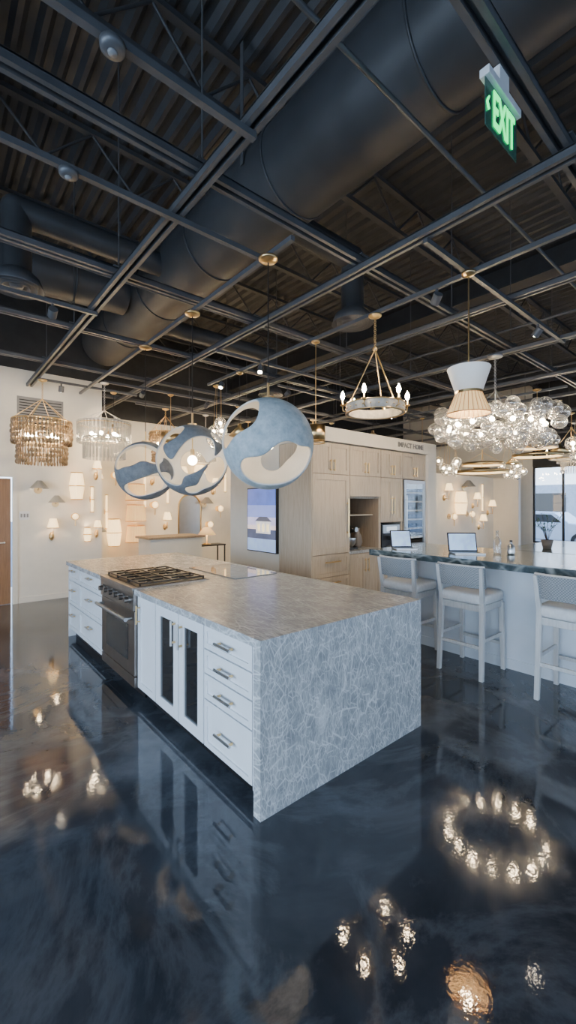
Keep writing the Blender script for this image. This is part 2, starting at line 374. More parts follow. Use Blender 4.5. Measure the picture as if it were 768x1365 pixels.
# ------------------------------------------------------------------ roof structure
b=B('roof_joists')
y=-4.6
while y<9.5:
    for z in (4.98,5.46): b.box(X0+.01,X1-.01,y-0.035,y+0.035,z,z+0.05,JOIST)
    x=X0+.01
    while x<X1-0.9:
        b.cyl((x,y,5.47),(x+0.45,y,5.02),0.014,JOIST,n=6,caps=False); b.cyl((x+0.45,y,5.02),(x+0.9,y,5.47),0.014,JOIST,n=6,caps=False); x+=0.9
    y+=1.55
b.done()
b=B('roof_girder')
for x in (-0.6,6.2,11.5):
    b.box(x-0.12,x+0.12,Y0+.01,Y1-.01,4.62,4.65,BLACKP); b.box(x-0.12,x+0.12,Y0+.01,Y1-.01,4.95,4.98,BLACKP); b.box(x-0.01,x+0.01,Y0+.01,Y1-.01,4.65,4.95,BLACKP)
b.done()
b=B('steel_strut_grid')
gx=[1.27+1.48*k for k in range(-4,9)]; gy=[2.30+1.48*k for k in range(-4,5)]
gx=[v for v in gx if X0+0.05<v<X1-0.05]; gy=[v for v in gy if Y0+0.05<v<9.5]
for x in gx:
    y1=8.08 if x<2.4 else 9.58
    for dx in (-0.03,0.03):
        b.box(x+dx-0.014,x+dx+0.014,Y0+.01,y1,ZG,ZG+0.05,STRUT)
    b.box(x-0.044,x+0.044,Y0+.01,y1,ZG+0.042,ZG+0.052,STRUT)
for y in gy:
    x0=X0+.01 if y<8 else 2.44
    for dx in (-0.03,0.03):
        b.box(x0,X1-.01,y+dx-0.014,y+dx+0.014,ZG+0.054,ZG+0.104,STRUT)
    b.box(x0,X1-.01,y-0.044,y+0.044,ZG+0.096,ZG+0.106,STRUT)
for x in gx:
    for y in gy:
        if y>8 and x<2.5: continue
        if abs(x-2.43)>0.45: b.cyl((x,y,ZG+0.1),(x,y,ZT-0.03),0.006,STRUT,n=6,caps=False)
        b.box(x-0.06,x+0.06,y-0.06,y+0.06,ZG+0.106,ZG+0.116,STRUT)
b.done()
b=B('lighting_track')
def track(x0,y0,x1,y1,z=ZL):
    if abs(x1-x0)>abs(y1-y0): b.box(x0,x1,y0-0.018,y0+0.018,z,z+0.036,STRUT)
    else: b.box(x0-0.018,x0+0.018,y0,y1,z,z+0.036,STRUT)
track(-3.2,1.80,1.30,1.80); track(-3.2,2.65,2.0,2.65); track(2.0,2.3,2.0,7.9)
track(3.42,0.8,3.42,6.0); track(-3.2,4.5,1.30,4.5); track(2.75,4.6,5.7,4.6); track(5.54,0.8,5.54,3.9); track(4.3,5.3,8.5,5.3)
track(2.1,6.9,7.3,6.9); track(1.27,7.4,2.8,7.4); track(7.9,2.3,7.9,5.4); track(2.75,1.7,5.71,1.7); track(3.0,8.0,7.2,8.0)
b.done()
b=B('spiral_air_duct')
DX,DZ,DR=2.43,4.50,0.38
b.cyl((DX,Y0+.05,DZ),(DX,8.0,DZ),DR,DUCTM,n=48,caps=True)
y=-4.0
while y<8.0:
    b.ring((DX,y,DZ),DR+0.004,0.010,DUCTM,n=48,k=6,axis=(0,1,0)); y+=1.35
for y in (-3.0,0,3,6): b.box(DX-DR-0.02,DX-DR-0.012,y-0.02,y+0.02,DZ,ZT-.01,STRUT); b.box(DX+DR+0.012,DX+DR+0.02,y-0.02,y+0.02,DZ,ZT-.01,STRUT)
def branch(x,y,zc=4.35,r=0.13):
    b.cyl((DX,y,zc+0.1),(x,y,zc+0.1),r,DUCTM,n=28,caps=False); b.sph((x,y,zc+0.1),r*1.02,DUCTM,nu=24,nv=12)
    b.cyl((x,y,zc+0.1),(x,y,3.86),r,DUCTM,n=28,caps=False)
    b.lathe((x,y,3.70),[(0.13,0.16),(0.20,0.10),(0.24,0.0),(0.235,-0.005),(0.19,0.06),(0.18,0.0),(0.175,0.0),(0.13,0.05),(0.12,0.0),(0.115,0.0),(0.07,0.04),(0.05,0.0),(0.001,0.0)],STRUT,n=36)
branch(0.65,4.81); branch(3.74,3.25); branch(5.0,6.4); branch(0.4,-1.0); branch(4.6,-1.2)
b.cyl((-4.9,5.9,4.25),(2.05,5.9,4.5),0.27,DUCTM,n=40,caps=False)
for k in range(5): 
    x=-4.2+1.4*k; b.ring((x,5.9,4.25+0.25*(x+4.9)/6.95),0.275,0.01,DUCTM,n=40,k=6,axis=(1,0,0.036))
b.done()
b=B('conduit_pipes')
for (x,z) in ((3.1,3.80),(5.6,3.82),(7.6,3.80)): b.cyl((x,Y0+.02,z),(x,8.0,z),0.016,STRUT,n=8,caps=False)
for (y,z) in ((1.35,3.76),(4.15,3.77),(7.2,3.76)): b.cyl((X0+.02,y,z),(X1-.02,y,z),0.014,STRUT,n=8,caps=False)
b.done()
def spotl(x,y,z,a,w):
    l=bpy.data.lights.new('spot','SPOT'); l.energy=w; l.color=(1,0.78,0.52); l.spot_size=math.radians(80); l.spot_blend=0.7; l.shadow_soft_size=0.03
    o=bpy.data.objects.new('track_spot_beam',l); o.location=Vector((x,y,z))+a*0.09; o.rotation_euler=a.to_track_quat('-Z','Y').to_euler(); scene.collection.objects.link(o); return o
def spot(x,y,aim=(0,0,-1),w=60):
    b=B('track_spotlight'); z=ZL; a=Vector(aim).normalized()
    b.cyl((x,y,z),(x,y,z-0.05),0.012,STRUT,n=8); c=Vector((x,y,z-0.08))
    b.cyl(c-a*0.04,c+a*0.05,0.04,STRUT,n=20); 
    b.cyl(c+a*0.0505,c+a*0.052,0.028,SPOTL,n=16)
    o=b.done(); s_=spotl(x,y,z-0.08,a,w); s_.parent=o; s_.matrix_parent_inverse=Matrix.Translation(-Vector(o.location))
for (x,y,a,w) in [(1.6,7.4,(0,0.6,-1.5),45),(2.7,6.9,(0.1,2.7,-1.6),140),(3.9,6.9,(0.2,2.7,-1.6),140),(5.2,6.9,(0.2,2.7,-1.6),140),(4.5,5.3,(0,4,-1.9),100),(7.9,5.3,(0,4,-1.9),130),(7.4,5.3,(-2.5,3,-1),90),(0.9,4.5,(0.2,3.6,-1.9),130),(-0.8,4.5,(0.0,3.6,-1.9),120),(3.42,2.0,(1.6,2.6,-2.2),120),(4.9,1.7,(0.5,2.4,-2.4),100),(3.42,4.6,(-1.2,-0.9,-2.6),90),(3.42,5.6,(-1.4,-0.9,-2.6),90),(7.9,3.2,(3.0,2.4,-1.8),160),(7.9,4.2,(4.0,1.4,-1.8),160)]: spot(x,y,a,w)
def sensor(x,y):
    b=B('ceiling_sensor'); z=ZL
    b.lathe((x,y,z),[(0.001,-0.035),(0.035,-0.034),(0.05,-0.022),(0.052,0.0),(0.001,0.0)],STRUT,n=28); b.lathe((x,y,z),[(0.001,-0.045),(0.018,-0.042),(0.02,-0.034),(0.001,-0.034)],GREYB,n=20); b.done()
sensor(0.58,1.8); sensor(0.61,2.65)

# ------------------------------------------------------------------ island
IX0,IX1,IY0,IY1=1.286,2.743,1.73,5.70
RY0,RY1=3.455,4.325; RXB=1.985
b=B('kitchen_island')
zt=0.92;th=0.045
b.box(IX0,IX1,IY0,IY0+0.06,0,zt-th,STONE)
b.box(IX0,IX1,IY0,RY0,zt-th,zt,STONE); b.box(RXB,IX1,RY0,RY1,zt-th,zt,STONE); b.box(IX0,IX1,RY1,IY1,zt-th,zt,STONE)
XF=1.312
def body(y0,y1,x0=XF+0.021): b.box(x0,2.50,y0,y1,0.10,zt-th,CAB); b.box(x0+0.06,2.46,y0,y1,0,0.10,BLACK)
body(IY0+0.06,RY0); body(RY1,IY1-0.02); body(RY0,RY1,RXB+0.01)
b.box(XF,2.50,IY1-0.02,IY1-0.004,0,zt-th,CAB)
b.box(XF,XF+0.021,IY0+0.06,1.832,0.10,zt-th,CAB)
for (z0,z1) in ((0.722,0.867),(0.570,0.716),(0.412,0.564),(0.115,0.406)):
    b.shaker('x',XF,1.838,2.352,z0,z1,CAB,fr=0.032); b.pull('x',XF,2.095,(z0+z1)/2,0.17,False,STEEL,BRASS,r=0.0085)
for (y0,y1,py) in ((2.362,2.705,2.655),(2.711,3.09,2.76)):
    b.shaker('x',XF,y0,y1,0.115,0.867,CAB,fr=0.075,inner=BGLASS); b.pull('x',XF,py,0.72,0.17,True,STEEL,BRASS,r=0.0085)
b.shaker('x',XF,3.098,3.448,0.115,0.867,CAB,fr=0.05); b.pull('x',XF,3.40,0.72,0.15,True,BRASS,BRASS)
for (y0,y1) in ((4.335,5.225),(5.235,5.675)):
    for (z0,z1) in ((0.70,0.867),(0.415,0.694),(0.115,0.409)):
        b.shaker('x',XF,y0,y1,z0,z1,CAB,fr=0.04); b.pull('x',XF,(y0+y1)/2,(z0+z1)/2+0.04,0.16,False,STEEL,BRASS,r=0.008)
for k in range(5):
    y0=1.82+0.77*k
    b.box(2.50,2.512,y0,y0+0.05,0.10,zt-th,CAB)
b.done()
b=B('induction_hob'); b.box(2.16,2.66,3.30,4.20,zt+0.001,zt+0.009,HOB)
for (x,y) in ((2.30,3.5),(2.52,3.5),(2.30,4.0),(2.52,4.0),(2.41,3.75)): b.ring((x,y,zt+0.009),0.085,0.001,STEEL,n=32,k=4)
b.done()
b=B('gas_range'); x0=1.290
b.box(x0+0.03,RXB-0.005,RY0+0.004,RY1-0.004,0.10,0.905,BRONZE); b.box(x0+0.09,RXB-0.02,RY0+0.01,RY1-0.01,0.0,0.10,BLACK)
b.box(x0-0.01,x0+0.03,RY0+0.006,RY1-0.006,0.74,0.90,BRONZE)
b.box(x0,x0+0.03,RY0+0.008,RY1-0.008,0.20,0.73,BRONZE)
b.box(x0-0.003,x0,RY0+0.15,RY1-0.15,0.30,0.60,BGLASS)
b.box(x0,x0+0.03,RY0+0.008,RY1-0.008,0.105,0.19,BRONZE)
b.cyl((x0-0.06,RY0+0.04,0.67),(x0-0.06,RY1-0.04,0.67),0.016,STEEL,n=14)
for y in (RY0+0.07,RY1-0.07): b.cyl((x0,y,0.67),(x0-0.06,y,0.67),0.012,STEEL,n=10)
for k in range(6):
    y=RY0+0.10+k*(RY1-RY0-0.2)/5
    b.cyl((x0-0.01,y,0.82),(x0-0.022,y,0.82),0.032,STEEL,n=20); b.cyl((x0-0.02,y,0.82),(x0-0.055,y,0.82),0.023,BRONZE,n=20); 
b.box(x0-0.02,RXB-0.005,RY0+0.004,RY1-0.004,0.905,0.928,BRONZE)
b.box(x0+0.03,RXB-0.02,RY0+0.015,RY1-0.015,0.928,0.932,BLACK)
for i in range(3):
    ya=RY0+0.03+i*0.272; yb=ya+0.262; xa=x0+0.05; xb=RXB-0.04; z=0.946; w_=0.013
    b.box(xa,xb,ya,ya+w_,z,z+0.012,BLACK); b.box(xa,xb,yb-w_,yb,z,z+0.012,BLACK)
    b.box(xa,xa+w_,ya,yb,z,z+0.012,BLACK); b.box(xb-w_,xb,ya,yb,z,z+0.012,BLACK); b.box((xa+xb)/2-0.007,(xa+xb)/2+0.007,ya,yb,z,z+0.012,BLACK)
    for (px_,py_) in ((xa,ya),(xb-w_,ya),(xa,yb-w_),(xb-w_,yb-w_)): b.box(px_,px_+w_,py_,py_+w_,0.931,z,BLACK)
    for cx in (xa+0.15,xb-0.15):
        cy=(ya+yb)/2; b.cyl((cx,cy,0.931),(cx,cy,0.940),0.045,BRONZE,n=20); b.cyl((cx,cy,0.940),(cx,cy,0.945),0.034,BLACK,n=20)
        b.box(cx-0.11,cx+0.11,cy-0.006,cy+0.006,z,z+0.012,BLACK); b.box(cx-0.006,cx+0.006,ya,yb,z,z+0.012,BLACK)
b.done(bevel=0.002)

# ------------------------------------------------------------------ kitchen wall block
KY=4.05
b=B('wall_kitchen_block'); b.box(3.84,6.82,4.72,6.0,0,2.66,WHITE); b.box(3.84,6.82,4.0,4.72,2.47,2.66,WHITE); b.box(6.575,6.82,4.0,4.72,0,2.47,WHITE); wk=b.done()
text('lettering','IMPACT HOME',(6.05,3.996,2.565),(pi/2,0,0),0.11,GREYB,wk)
b=B('oak_kitchen_cabinets')
b.box(3.842,3.862,KY,4.715,0,2.465,OAK)
C=[(3.865,4.597),(4.603,5.317),(5.323,5.887),(5.893,6.57)]
for i,(a,c) in enumerate(C):
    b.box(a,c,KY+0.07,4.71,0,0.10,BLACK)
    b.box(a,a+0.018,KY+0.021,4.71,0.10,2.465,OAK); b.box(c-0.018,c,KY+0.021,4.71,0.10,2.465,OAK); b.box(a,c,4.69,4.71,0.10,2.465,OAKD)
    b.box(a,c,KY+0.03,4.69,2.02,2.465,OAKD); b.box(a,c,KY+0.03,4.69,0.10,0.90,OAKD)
    mid=(a+c)/2
    for (p,q,pp) in ((a,mid,mid-0.035),(mid,c,mid+0.035)):
        b.shaker('y',KY,p,q,2.03,2.46,OAK,fr=0.06); b.pull('y',KY,pp,2.15,0.16,True,BRASS,r=0.009)
a,c=C[0]; b.box(a,c,KY+0.03,4.69,0.90,2.02,OAKD); b.shaker('y',KY,a,c,0.93,2.025,OAK,fr=0.075); b.pull('y',KY,c-0.05,1.42,0.55,True,BRASS,r=0.012)
for (z0,z1) in ((0.62,0.925),(0.36,0.615),(0.105,0.355)): b.shaker('y',KY,a,c,z0,z1,OAK,fr=0.05); b.pull('y',KY,(a+c)/2,(z0+z1)/2+0.05,0.3,False,BRASS,r=0.009)
a,c=C[1]; b.box(a,c,KY,KY+0.3,1.73,2.025,OAK); b.box(a+0.018,c-0.018,KY+0.1,4.68,1.70,1.73,OAK); b.box(a+0.018,c-0.018,KY+0.14,4.69,1.44,1.46,OAK)
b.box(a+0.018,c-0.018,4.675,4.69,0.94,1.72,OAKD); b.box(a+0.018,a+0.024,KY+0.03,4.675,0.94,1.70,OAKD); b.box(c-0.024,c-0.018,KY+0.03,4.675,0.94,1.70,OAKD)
b.box(a,c,KY-0.012,4.69,0.90,0.94,STONE)
mid=(a+c)/2
for (p,q,pp) in ((a,mid,mid-0.035),(mid,c,mid+0.035)): b.shaker('y',KY,p,q,0.105,0.89,OAK,fr=0.06); b.pull('y',KY,pp,0.72,0.2,True,BRASS)
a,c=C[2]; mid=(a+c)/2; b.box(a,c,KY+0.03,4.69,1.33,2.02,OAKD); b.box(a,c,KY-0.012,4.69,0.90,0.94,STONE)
for (p,q,pp) in ((a,mid,mid-0.035),(mid,c,mid+0.035)):
    b.shaker('y',KY,p,q,1.335,2.025,OAK,fr=0.06); b.pull('y',KY,pp,1.6,0.28,True,BRASS); b.shaker('y',KY,p,q,0.105,0.89,OAK,fr=0.06); b.pull('y',KY,pp,0.72,0.2,True,BRASS)
a,c=C[3]
for (z0,z1) in ((0.50,0.89),(0.105,0.495)): b.shaker('y',KY,a,c,z0,z1,OAK,fr=0.05); b.pull('y',KY,(a+c)/2,(z0+z1)/2+0.08,0.3,False,BRASS)
b.done()
b=B('wine_refrigerator'); a,c=C[3]; a+=0.022;c-=0.022
b.box(a,c,4.62,4.685,0.905,2.015,BLACK); b.box(a,a+0.03,KY+0.02,4.62,0.905,2.015,BLACK); b.box(c-0.03,c,KY+0.02,4.62,0.905,2.015,BLACK)
b.box(a+0.03,c-0.03,KY+0.02,4.62,0.905,0.94,BLACK); b.box(a+0.03,c-0.03,KY+0.02,4.62,1.98,2.015,BLACK)
for (p,q,r,s_) in ((a,a+0.055,0.91,2.01),(c-0.055,c,0.91,2.01)): b.box(p,q,KY-0.015,KY+0.015,r,s_,STEEL)
b.box(a+0.055,c-0.055,KY-0.015,KY+0.015,0.91,0.965,STEEL); b.box(a+0.055,c-0.055,KY-0.015,KY+0.015,1.955,2.01,STEEL)
b.box(a+0.055,c-0.055,KY-0.003,KY+0.003,0.965,1.955,WINGL)
for k in range(6):
    z=1.05+0.15*k; b.box(a+0.03,c-0.03,KY+0.06,4.6,z,z+0.01,STEEL); b.box(a+0.03,c-0.03,KY+0.03,KY+0.06,z-0.005,z+0.02,OAK)
    for j in range(5):
        x=a+0.09+j*0.11; b.cyl((x,KY+0.08,z+0.05),(x,4.5,z+0.05),0.036,BGLASS,n=10)
b.box(a+0.03,c-0.03,4.60,4.615,1.0,1.95,mat('fridge_interior_glow',(0.3,0.38,0.45),0.5,em=(0.6,0.8,1.0),es=0.12,var=0.1))
b.pull('y',KY-0.015,a+0.03,1.46,0.6,True,STEEL,r=0.01)
b.done()
b=B('coffee_machine'); a,c=C[2]; a+=0.05;c-=0.05; 
b.box(a,c,KY+0.02,4.5,0.942,1.30,BLACK); b.box(a+0.02,c-0.02,KY+0.005,KY+0.02,1.16,1.29,STEEL); b.box(a+0.1,c-0.1,KY+0.001,KY+0.005,1.19,1.26,LSCREEN)
b.box(a+0.14,c-0.14,KY-0.06,KY+0.02,1.05,1.12,BLACK); b.box(a+0.1,c-0.1,KY-0.09,KY+0.02,0.942,0.962,STEEL); b.lathe(((a+c)/2,KY-0.035,0.962),[(0.001,0),(0.025,0),(0.032,0.06),(0.028,0.06),(0.022,0.005)],PLAST,n=16)
b.done(bevel=0.004)
b=B('stand_mixer'); mx_,my_=4.80,4.30; z=0.941
b.box(mx_-0.09,mx_+0.09,my_-0.15,my_+0.14,z,z+0.035,BLACK); b.box(mx_-0.05,mx_+0.05,my_+0.04,my_+0.13,z+0.035,z+0.26,BLACK)
b.rbox((mx_,my_-0.02,z+0.30),(0.13,0.34,0.12),BLACK,e=0.6); b.cyl((mx_,my_-0.19,z+0.30),(mx_,my_-0.205,z+0.30),0.035,STEEL,n=20)
b.lathe((mx_,my_-0.07,z+0.035),[(0.001,0),(0.05,0),(0.09,0.06),(0.10,0.14),(0.095,0.14),(0.085,0.06)],STEEL,n=28); b.cyl((mx_,my_-0.07,z+0.24),(mx_,my_-0.07,z+0.10),0.012,STEEL,n=10); b.done(bevel=0.006)
b=B('ceramic_vase'); b.lathe((5.12,4.35,0.941),[(0.001,0),(0.05,0),(0.08,0.08),(0.065,0.18),(0.03,0.25),(0.038,0.30),(0.03,0.30)],TERRA,n=24); b.done()
b=B('stack_of_plates'); b.lathe((4.85,4.42,1.461),[(0.001,0),(0.07,0),(0.12,0.02),(0.12,0.03),(0.08,0.03),(0.12,0.045),(0.12,0.055),(0.001,0.05)],PLAST,n=28); b.done()
b=B('wall_television'); b.box(3.79,3.838,4.72,5.44,0.90,1.86,BLACK)
def em(n,c,s_,v=0.25,sc=6): return mat(n,c,0.2,em=c,es=s_,var=v,scale=sc)
bands=[(1.60,1.845,(0.10,0.16,0.50),1.0),(1.42,1.60,(0.22,0.28,0.62),1.1),(1.30,1.42,(0.50,0.46,0.66),1.2),(1.24,1.30,(0.80,0.62,0.58),1.2),(1.10,1.24,(0.10,0.12,0.20),0.6),(0.915,1.10,(0.30,0.42,0.66),1.0)]
for i,(z0,z1,c_,s_) in enumerate(bands): b.box(3.786,3.79,4.735,5.425,z0,z1,em('tv_picture_band_%d'%i,c_,s_))
b.box(3.783,3.786,4.85,5.20,1.18,1.36,em('tv_picture_house',(0.72,0.68,0.66),1.0)); b.prism([(4.82,1.36),(5.23,1.36),(5.12,1.43),(4.93,1.43)],'x',3.783,3.786,em('tv_picture_roof',(0.12,0.13,0.18),0.5))
for k in range(3): b.box(3.781,3.783,4.88+k*0.11,4.94+k*0.11,1.21,1.32,em('tv_picture_windows',(1.0,0.75,0.4),1.6))
b.done()

# ------------------------------------------------------------------ bar
b=B('bar_counter'); b.box(4.36,5.12,-2.5,3.22,0,1.0,BARP); b.box(4.08,5.30,-2.56,3.28,1.0,1.07,BARSTONE)
for k in range(6):
    y=-2.44+1.12*k; b.box(4.35,4.36,y,y+0.03,0.0,1.0,BARP)
b.box(4.345,4.36,-2.5,3.22,0,0.10,BARP)
b.done()
def laptop(x,y,z,yaw,w=0.32,d=0.22,name='laptop'):
    b=B(name)
    c,s_=math.cos(yaw),math.sin(yaw)
    def T(u,v,h): return (x+u*c-v*s_,y+u*s_+v*c,z+h)
    def obox(u0,u1,v0,v1,h0,h1,m,sl=0.0):
        vs=[T(u0,v0,h0),T(u1,v0,h0),T(u1,v1,h0),T(u0,v1,h0),T(u0,v0+sl,h1),T(u1,v0+sl,h1),T(u1,v1+sl,h1),T(u0,v1+sl,h1)]
        b.add(vs,[(0,3,2,1),(4,5,6,7),(0,1,5,4),(1,2,6,5),(2,3,7,6),(3,0,4,7)],m)
    obox(-w/2,w/2,-d/2,d/2,0.001,0.015,STEEL); obox(-w/2+.02,w/2-.02,-d/2+0.09,d/2-.02,0.015,0.017,BLACK)
    obox(-w/2,w/2,d/2,d/2+0.008,0.014,0.22,BLACK,sl=0.06); obox(-w/2+.012,w/2-.012,d/2-0.0015+0.001,d/2+0.001,0.028,0.208,mat('laptop_display_picture',(0.30,0.45,0.65),0.2,em=(0.42,0.62,0.95),es=0.8,var=0.5,scale=9),sl=0.052)
    b.done()
laptop(4.52,2.28,1.07,-0.75); laptop(4.40,3.00,1.07,-0.6,0.26,0.18)
def bottle(x,y,z,name='glass_bottle',h=0.26,m=None):
    b=B(name); k=h/0.26; b.lathe((x,y,z),[(0.001,0.001),(0.036,0.001),(0.038,0.02*k),(0.038,0.15*k),(0.014,0.19*k),(0.013,0.25*k),(0.016,0.25*k),(0.016,0.26*k),(0.001,0.26*k)],m or GLASS,n=20); b.done()
bottle(4.72,2.04,1.07); bottle(4.80,1.93,1.07,'steel_tumbler',0.16,STEEL)
b=B('desk_monitor'); b.cyl((5.0,1.05,1.071),(5.0,1.05,1.085),0.10,STEEL,n=24); b.cyl((5.0,1.05,1.08),(5.0,1.05,1.2),0.015,STEEL); b.box(4.985,5.01,0.75,1.35,1.17,1.50,BLACK); b.box(4.982,4.985,0.76,1.34,1.18,1.49,LSCREEN); 
b.done()

def stool(yc,x0=3.85,name='bar_stool'):
    b=B(name); x1=x0+0.44; w=0.21; sz=0.74
    def leg(xa,ya,xb,yb,za,zb,ra,rb):
        vs=[(xa-ra,ya-ra,za),(xa+ra,ya-ra,za),(xa+ra,ya+ra,za),(xa-ra,ya+ra,za),(xb-rb,yb-rb,zb),(xb+rb,yb-rb,zb),(xb+rb,yb+rb,zb),(xb-rb,yb+rb,zb)]
        b.add(vs,[(0,3,2,1),(4,5,6,7),(0,1,5,4),(1,2,6,5),(2,3,7,6),(3,0,4,7)],STOOLW)
    for s_ in (-1,1):
        leg(x0-0.01,yc+s_*w,x0+0.03,yc+s_*(w-0.01),0,0.70,0.018,0.022)
        leg(x0+0.03,yc+s_*(w-0.01),x0-0.03,yc+s_*(w+0.005),0.70,1.03,0.020,0.014)
        leg(x1+0.01,yc+s_*w,x1-0.01,yc+s_*(w-0.01),0,0.66,0.018,0.022)
        b.box(x0+0.01,x1,yc+s_*(w-0.005)-0.009,yc+s_*(w-0.005)+0.009,0.34,0.37,STOOLW)
        b.box(x0+0.02,x1,yc+s_*(w-0.01)-0.012,yc+s_*(w-0.01)+0.012,0.62,0.68,STOOLW)
    for (x,z) in ((x0+0.005,0.28),(x1,0.24)): b.box(x-0.011,x+0.011,yc-w,yc+w,z,z+0.03,STOOLW)
    b.box(x1-0.03,x1-0.005,yc-w,yc+w,0.62,0.68,STOOLW); b.box(x0+0.015,x0+0.04,yc-w,yc+w,0.62,0.68,STOOLW)
    b.rbox(((x0+x1)/2+0.01,yc,sz-0.01),(0.46,0.47,0.11),CUSH,e=0.3)
    n=14; za,zb=0.84,1.035
    vs=[];fs=[]
    for i in range(n+1):
        u=-1+2*i/n; y=yc+u*(w+0.02); xo=x0-0.055+0.05*abs(u)**3
        for (dx,z) in ((0,za),(-0.012,za+0.09),(-0.02,zb),(0.016,zb),(0.024,za+0.09),(0.034,za)): vs.append((xo+dx+0.02,y,z))
    for i in range(n):
        for k in range(6):
            l=(k+1)%6; fs.append((i*6+k,i*6+l,(i+1)*6+l,(i+1)*6+k))
    fs.append(tuple(range(6))[::-1]); fs.append(tuple(n*6+k for k in range(6)))
    b.add(vs,fs,WEAVE)
    b.tube([(x0-0.04+0.05*abs(-1+2*i/n)**3,yc+(-1+2*i/n)*(w+0.02),zb+0.004) for i in range(n+1)],0.011,STOOLW,n=8)
    b.done(bevel=0.002)
for y in (2.72,2.01,1.13,0.25,-0.6): stool(y)

# ------------------------------------------------------------------ luminaires
def canopy(b,x,y,m=BRASS,r=0.065,z=ZL): b.lathe((x,y,z),[(0.001,-0.035),(r*0.3,-0.035),(r*0.9,-0.02),(r,-0.012),(r,0.0),(0.001,0.0)],m,n=28)
def globe(x,y,z,R,holes,m,yaw,hoop,name='globe_pendant_light'):
    root=bpy.data.objects.new(name,None); root.location=(x,y,z); scene.collection.objects.link(root)
    r=Vector((math.cos(yaw),math.sin(yaw),0)); c=Vector((math.sin(yaw),-math.cos(yaw),0)); u=Vector((0,0,1))
    H=[((r*h[0]+u*h[1]+c*h[2]).normalized(),math.cos(math.radians(h[3]))) for h in holes]
    def f(n): return sum(math.exp(22*(n.dot(q)-a)) for q,a in H)-1
    nu,nv=180,90; V=[];
    for k in range(1,nv):
        t=pi*k/nv
        for i in range(nu):
            p=2*pi*i/nu; V.append(Vector((math.sin(t)*math.cos(p),math.sin(t)*math.sin(p),math.cos(t))))
    V.append(Vector((0,0,1)));V.append(Vector((0,0,-1)))
    F=[]
    for k in range(nv-2):
        for i in range(nu):
            j=(i+1)%nu; F.append((k*nu+i,(k+1)*nu+i,(k+1)*nu+j,k*nu+j))
    for i in range(nu):
        j=(i+1)%nu; F.append((len(V)-2,i,j)); F.append(((nv-2)*nu+j,(nv-2)*nu+i,len(V)-1))
    val=[f(v) for v in V]
    keep=[];bad=set()
    for q in F:
        if sum(min(val[i],3) for i in q)/len(q)<=0: keep.append(q)
        else: bad.update(q)
    used=set(i for q in keep for i in q)
    for i in used & bad:
        n=V[i].copy()
        for _ in range(5):
            v0=math.log(f(n)+1); e=1e-3; g=Vector((0,0,0))
            for ax in (Vector((1,0,0)),Vector((0,1,0)),Vector((0,0,1))):
                g+=ax*((math.log(f((n+ax*e).normalized())+1)-v0)/e)
            g-=n*g.dot(n)
            if g.length<1e-4:break
            st=-v0*g/g.length_squared
            if st.length>0.03: st=st.normalized()*0.03
            n=(n+st).normalized()
        V[i]=n
    idx={};vs=[]
    for i in sorted(used): idx[i]=len(vs); vs.append(tuple(V[i]*R))
    me=bpy.data.meshes.new('shell'); me.from_pydata(vs,[],[[idx[i] for i in q] for q in keep]); me.materials.append(m); me.materials.append(CREAM)
    for p in me.polygons:p.use_smooth=True
    o=bpy.data.objects.new('shell',me); scene.collection.objects.link(o); o.parent=root
    md=o.modifiers.new('solid','SOLIDIFY'); md.thickness=0.014; md.offset=-1; md.material_offset=1; md.material_offset_rim=1
    b=B('rod_and_bulb'); canopy(b,x,y,r=0.075); b.cyl((x,y,ZL-0.03),(x,y,z+R-0.02),0.005,BLACK,n=8); b.cyl((x,y,z+R+0.12),(x,y,z+R+0.0),0.010,BRASS,n=12)
    b.cyl((x,y,z+R+0.012),(x,y,z+R-0.03),0.045,BRASS,n=24); b.cyl((x,y,z+R-0.03),(x,y,z+0.10),0.006,BRASS,n=8); b.cyl((x,y,z+0.11),(x,y,z+0.05),0.02,BRASS,n=14)
    b.sph((x,y,z),0.048,GBULB,nu=20,nv=12)
    if hoop: b.ring((x,y,z),R-0.006,0.009,CREAM,n=96,k=8,axis=tuple(c*hoop[0]+r*hoop[1]))
    b.done(parent=root)
def P3(r,u,back=False):
    # unit direction from lateral and vertical components
    q=max(0.03,1-r*r-u*u)**0.5
    return (r,u,-q if back else q)
def wave(pts,back=False): return [(*P3(r,u,back),a) for (r,u,a) in pts]
# wave-shaped cut-outs, each a chain of overlapping lobes of changing width
g1=wave([(-0.93,0.05,9),(-0.84,0.26,12),(-0.70,0.42,14),(-0.55,0.58,13),(-0.45,0.74,10),(-0.42,0.40,8)])
g1+=wave([(-0.38,-0.60,6),(-0.25,-0.70,8),(-0.08,-0.74,10),(0.10,-0.68,11),(0.24,-0.56,9),(0.32,-0.42,8),(0.40,-0.30,6),(0.36,-0.72,13),(0.56,-0.60,12),(0.72,-0.48,10),(0.82,-0.36,7)])
g1+=wave([(-0.85,0.3,26),(-0.55,0.65,22),(-0.9,-0.05,14),(0.4,0.15,22),(0.1,-0.3,16)],True)
g2=wave([(0.02,0.02,12),(0.08,0.16,11),(0.22,0.28,10),(0.36,0.34,7),(-0.12,-0.10,9),(-0.22,-0.22,7)])
g2+=wave([(-0.93,0.10,8),(-0.86,-0.10,10),(-0.78,-0.28,11),(-0.66,-0.44,9),(-0.50,-0.55,7)])
g2+=wave([(0.92,0.05,8),(0.84,-0.14,11),(0.72,-0.32,12),(0.58,-0.50,10),(0.42,-0.62,7),(-0.60,0.62,13),(-0.42,0.78,9),(0.66,0.64,11),(0.0,-0.88,9)])
g2+=wave([(0.02,0.02,22),(-0.8,-0.25,20),(0.75,-0.25,24),(-0.6,0.62,18),(0.65,0.62,16)],True)
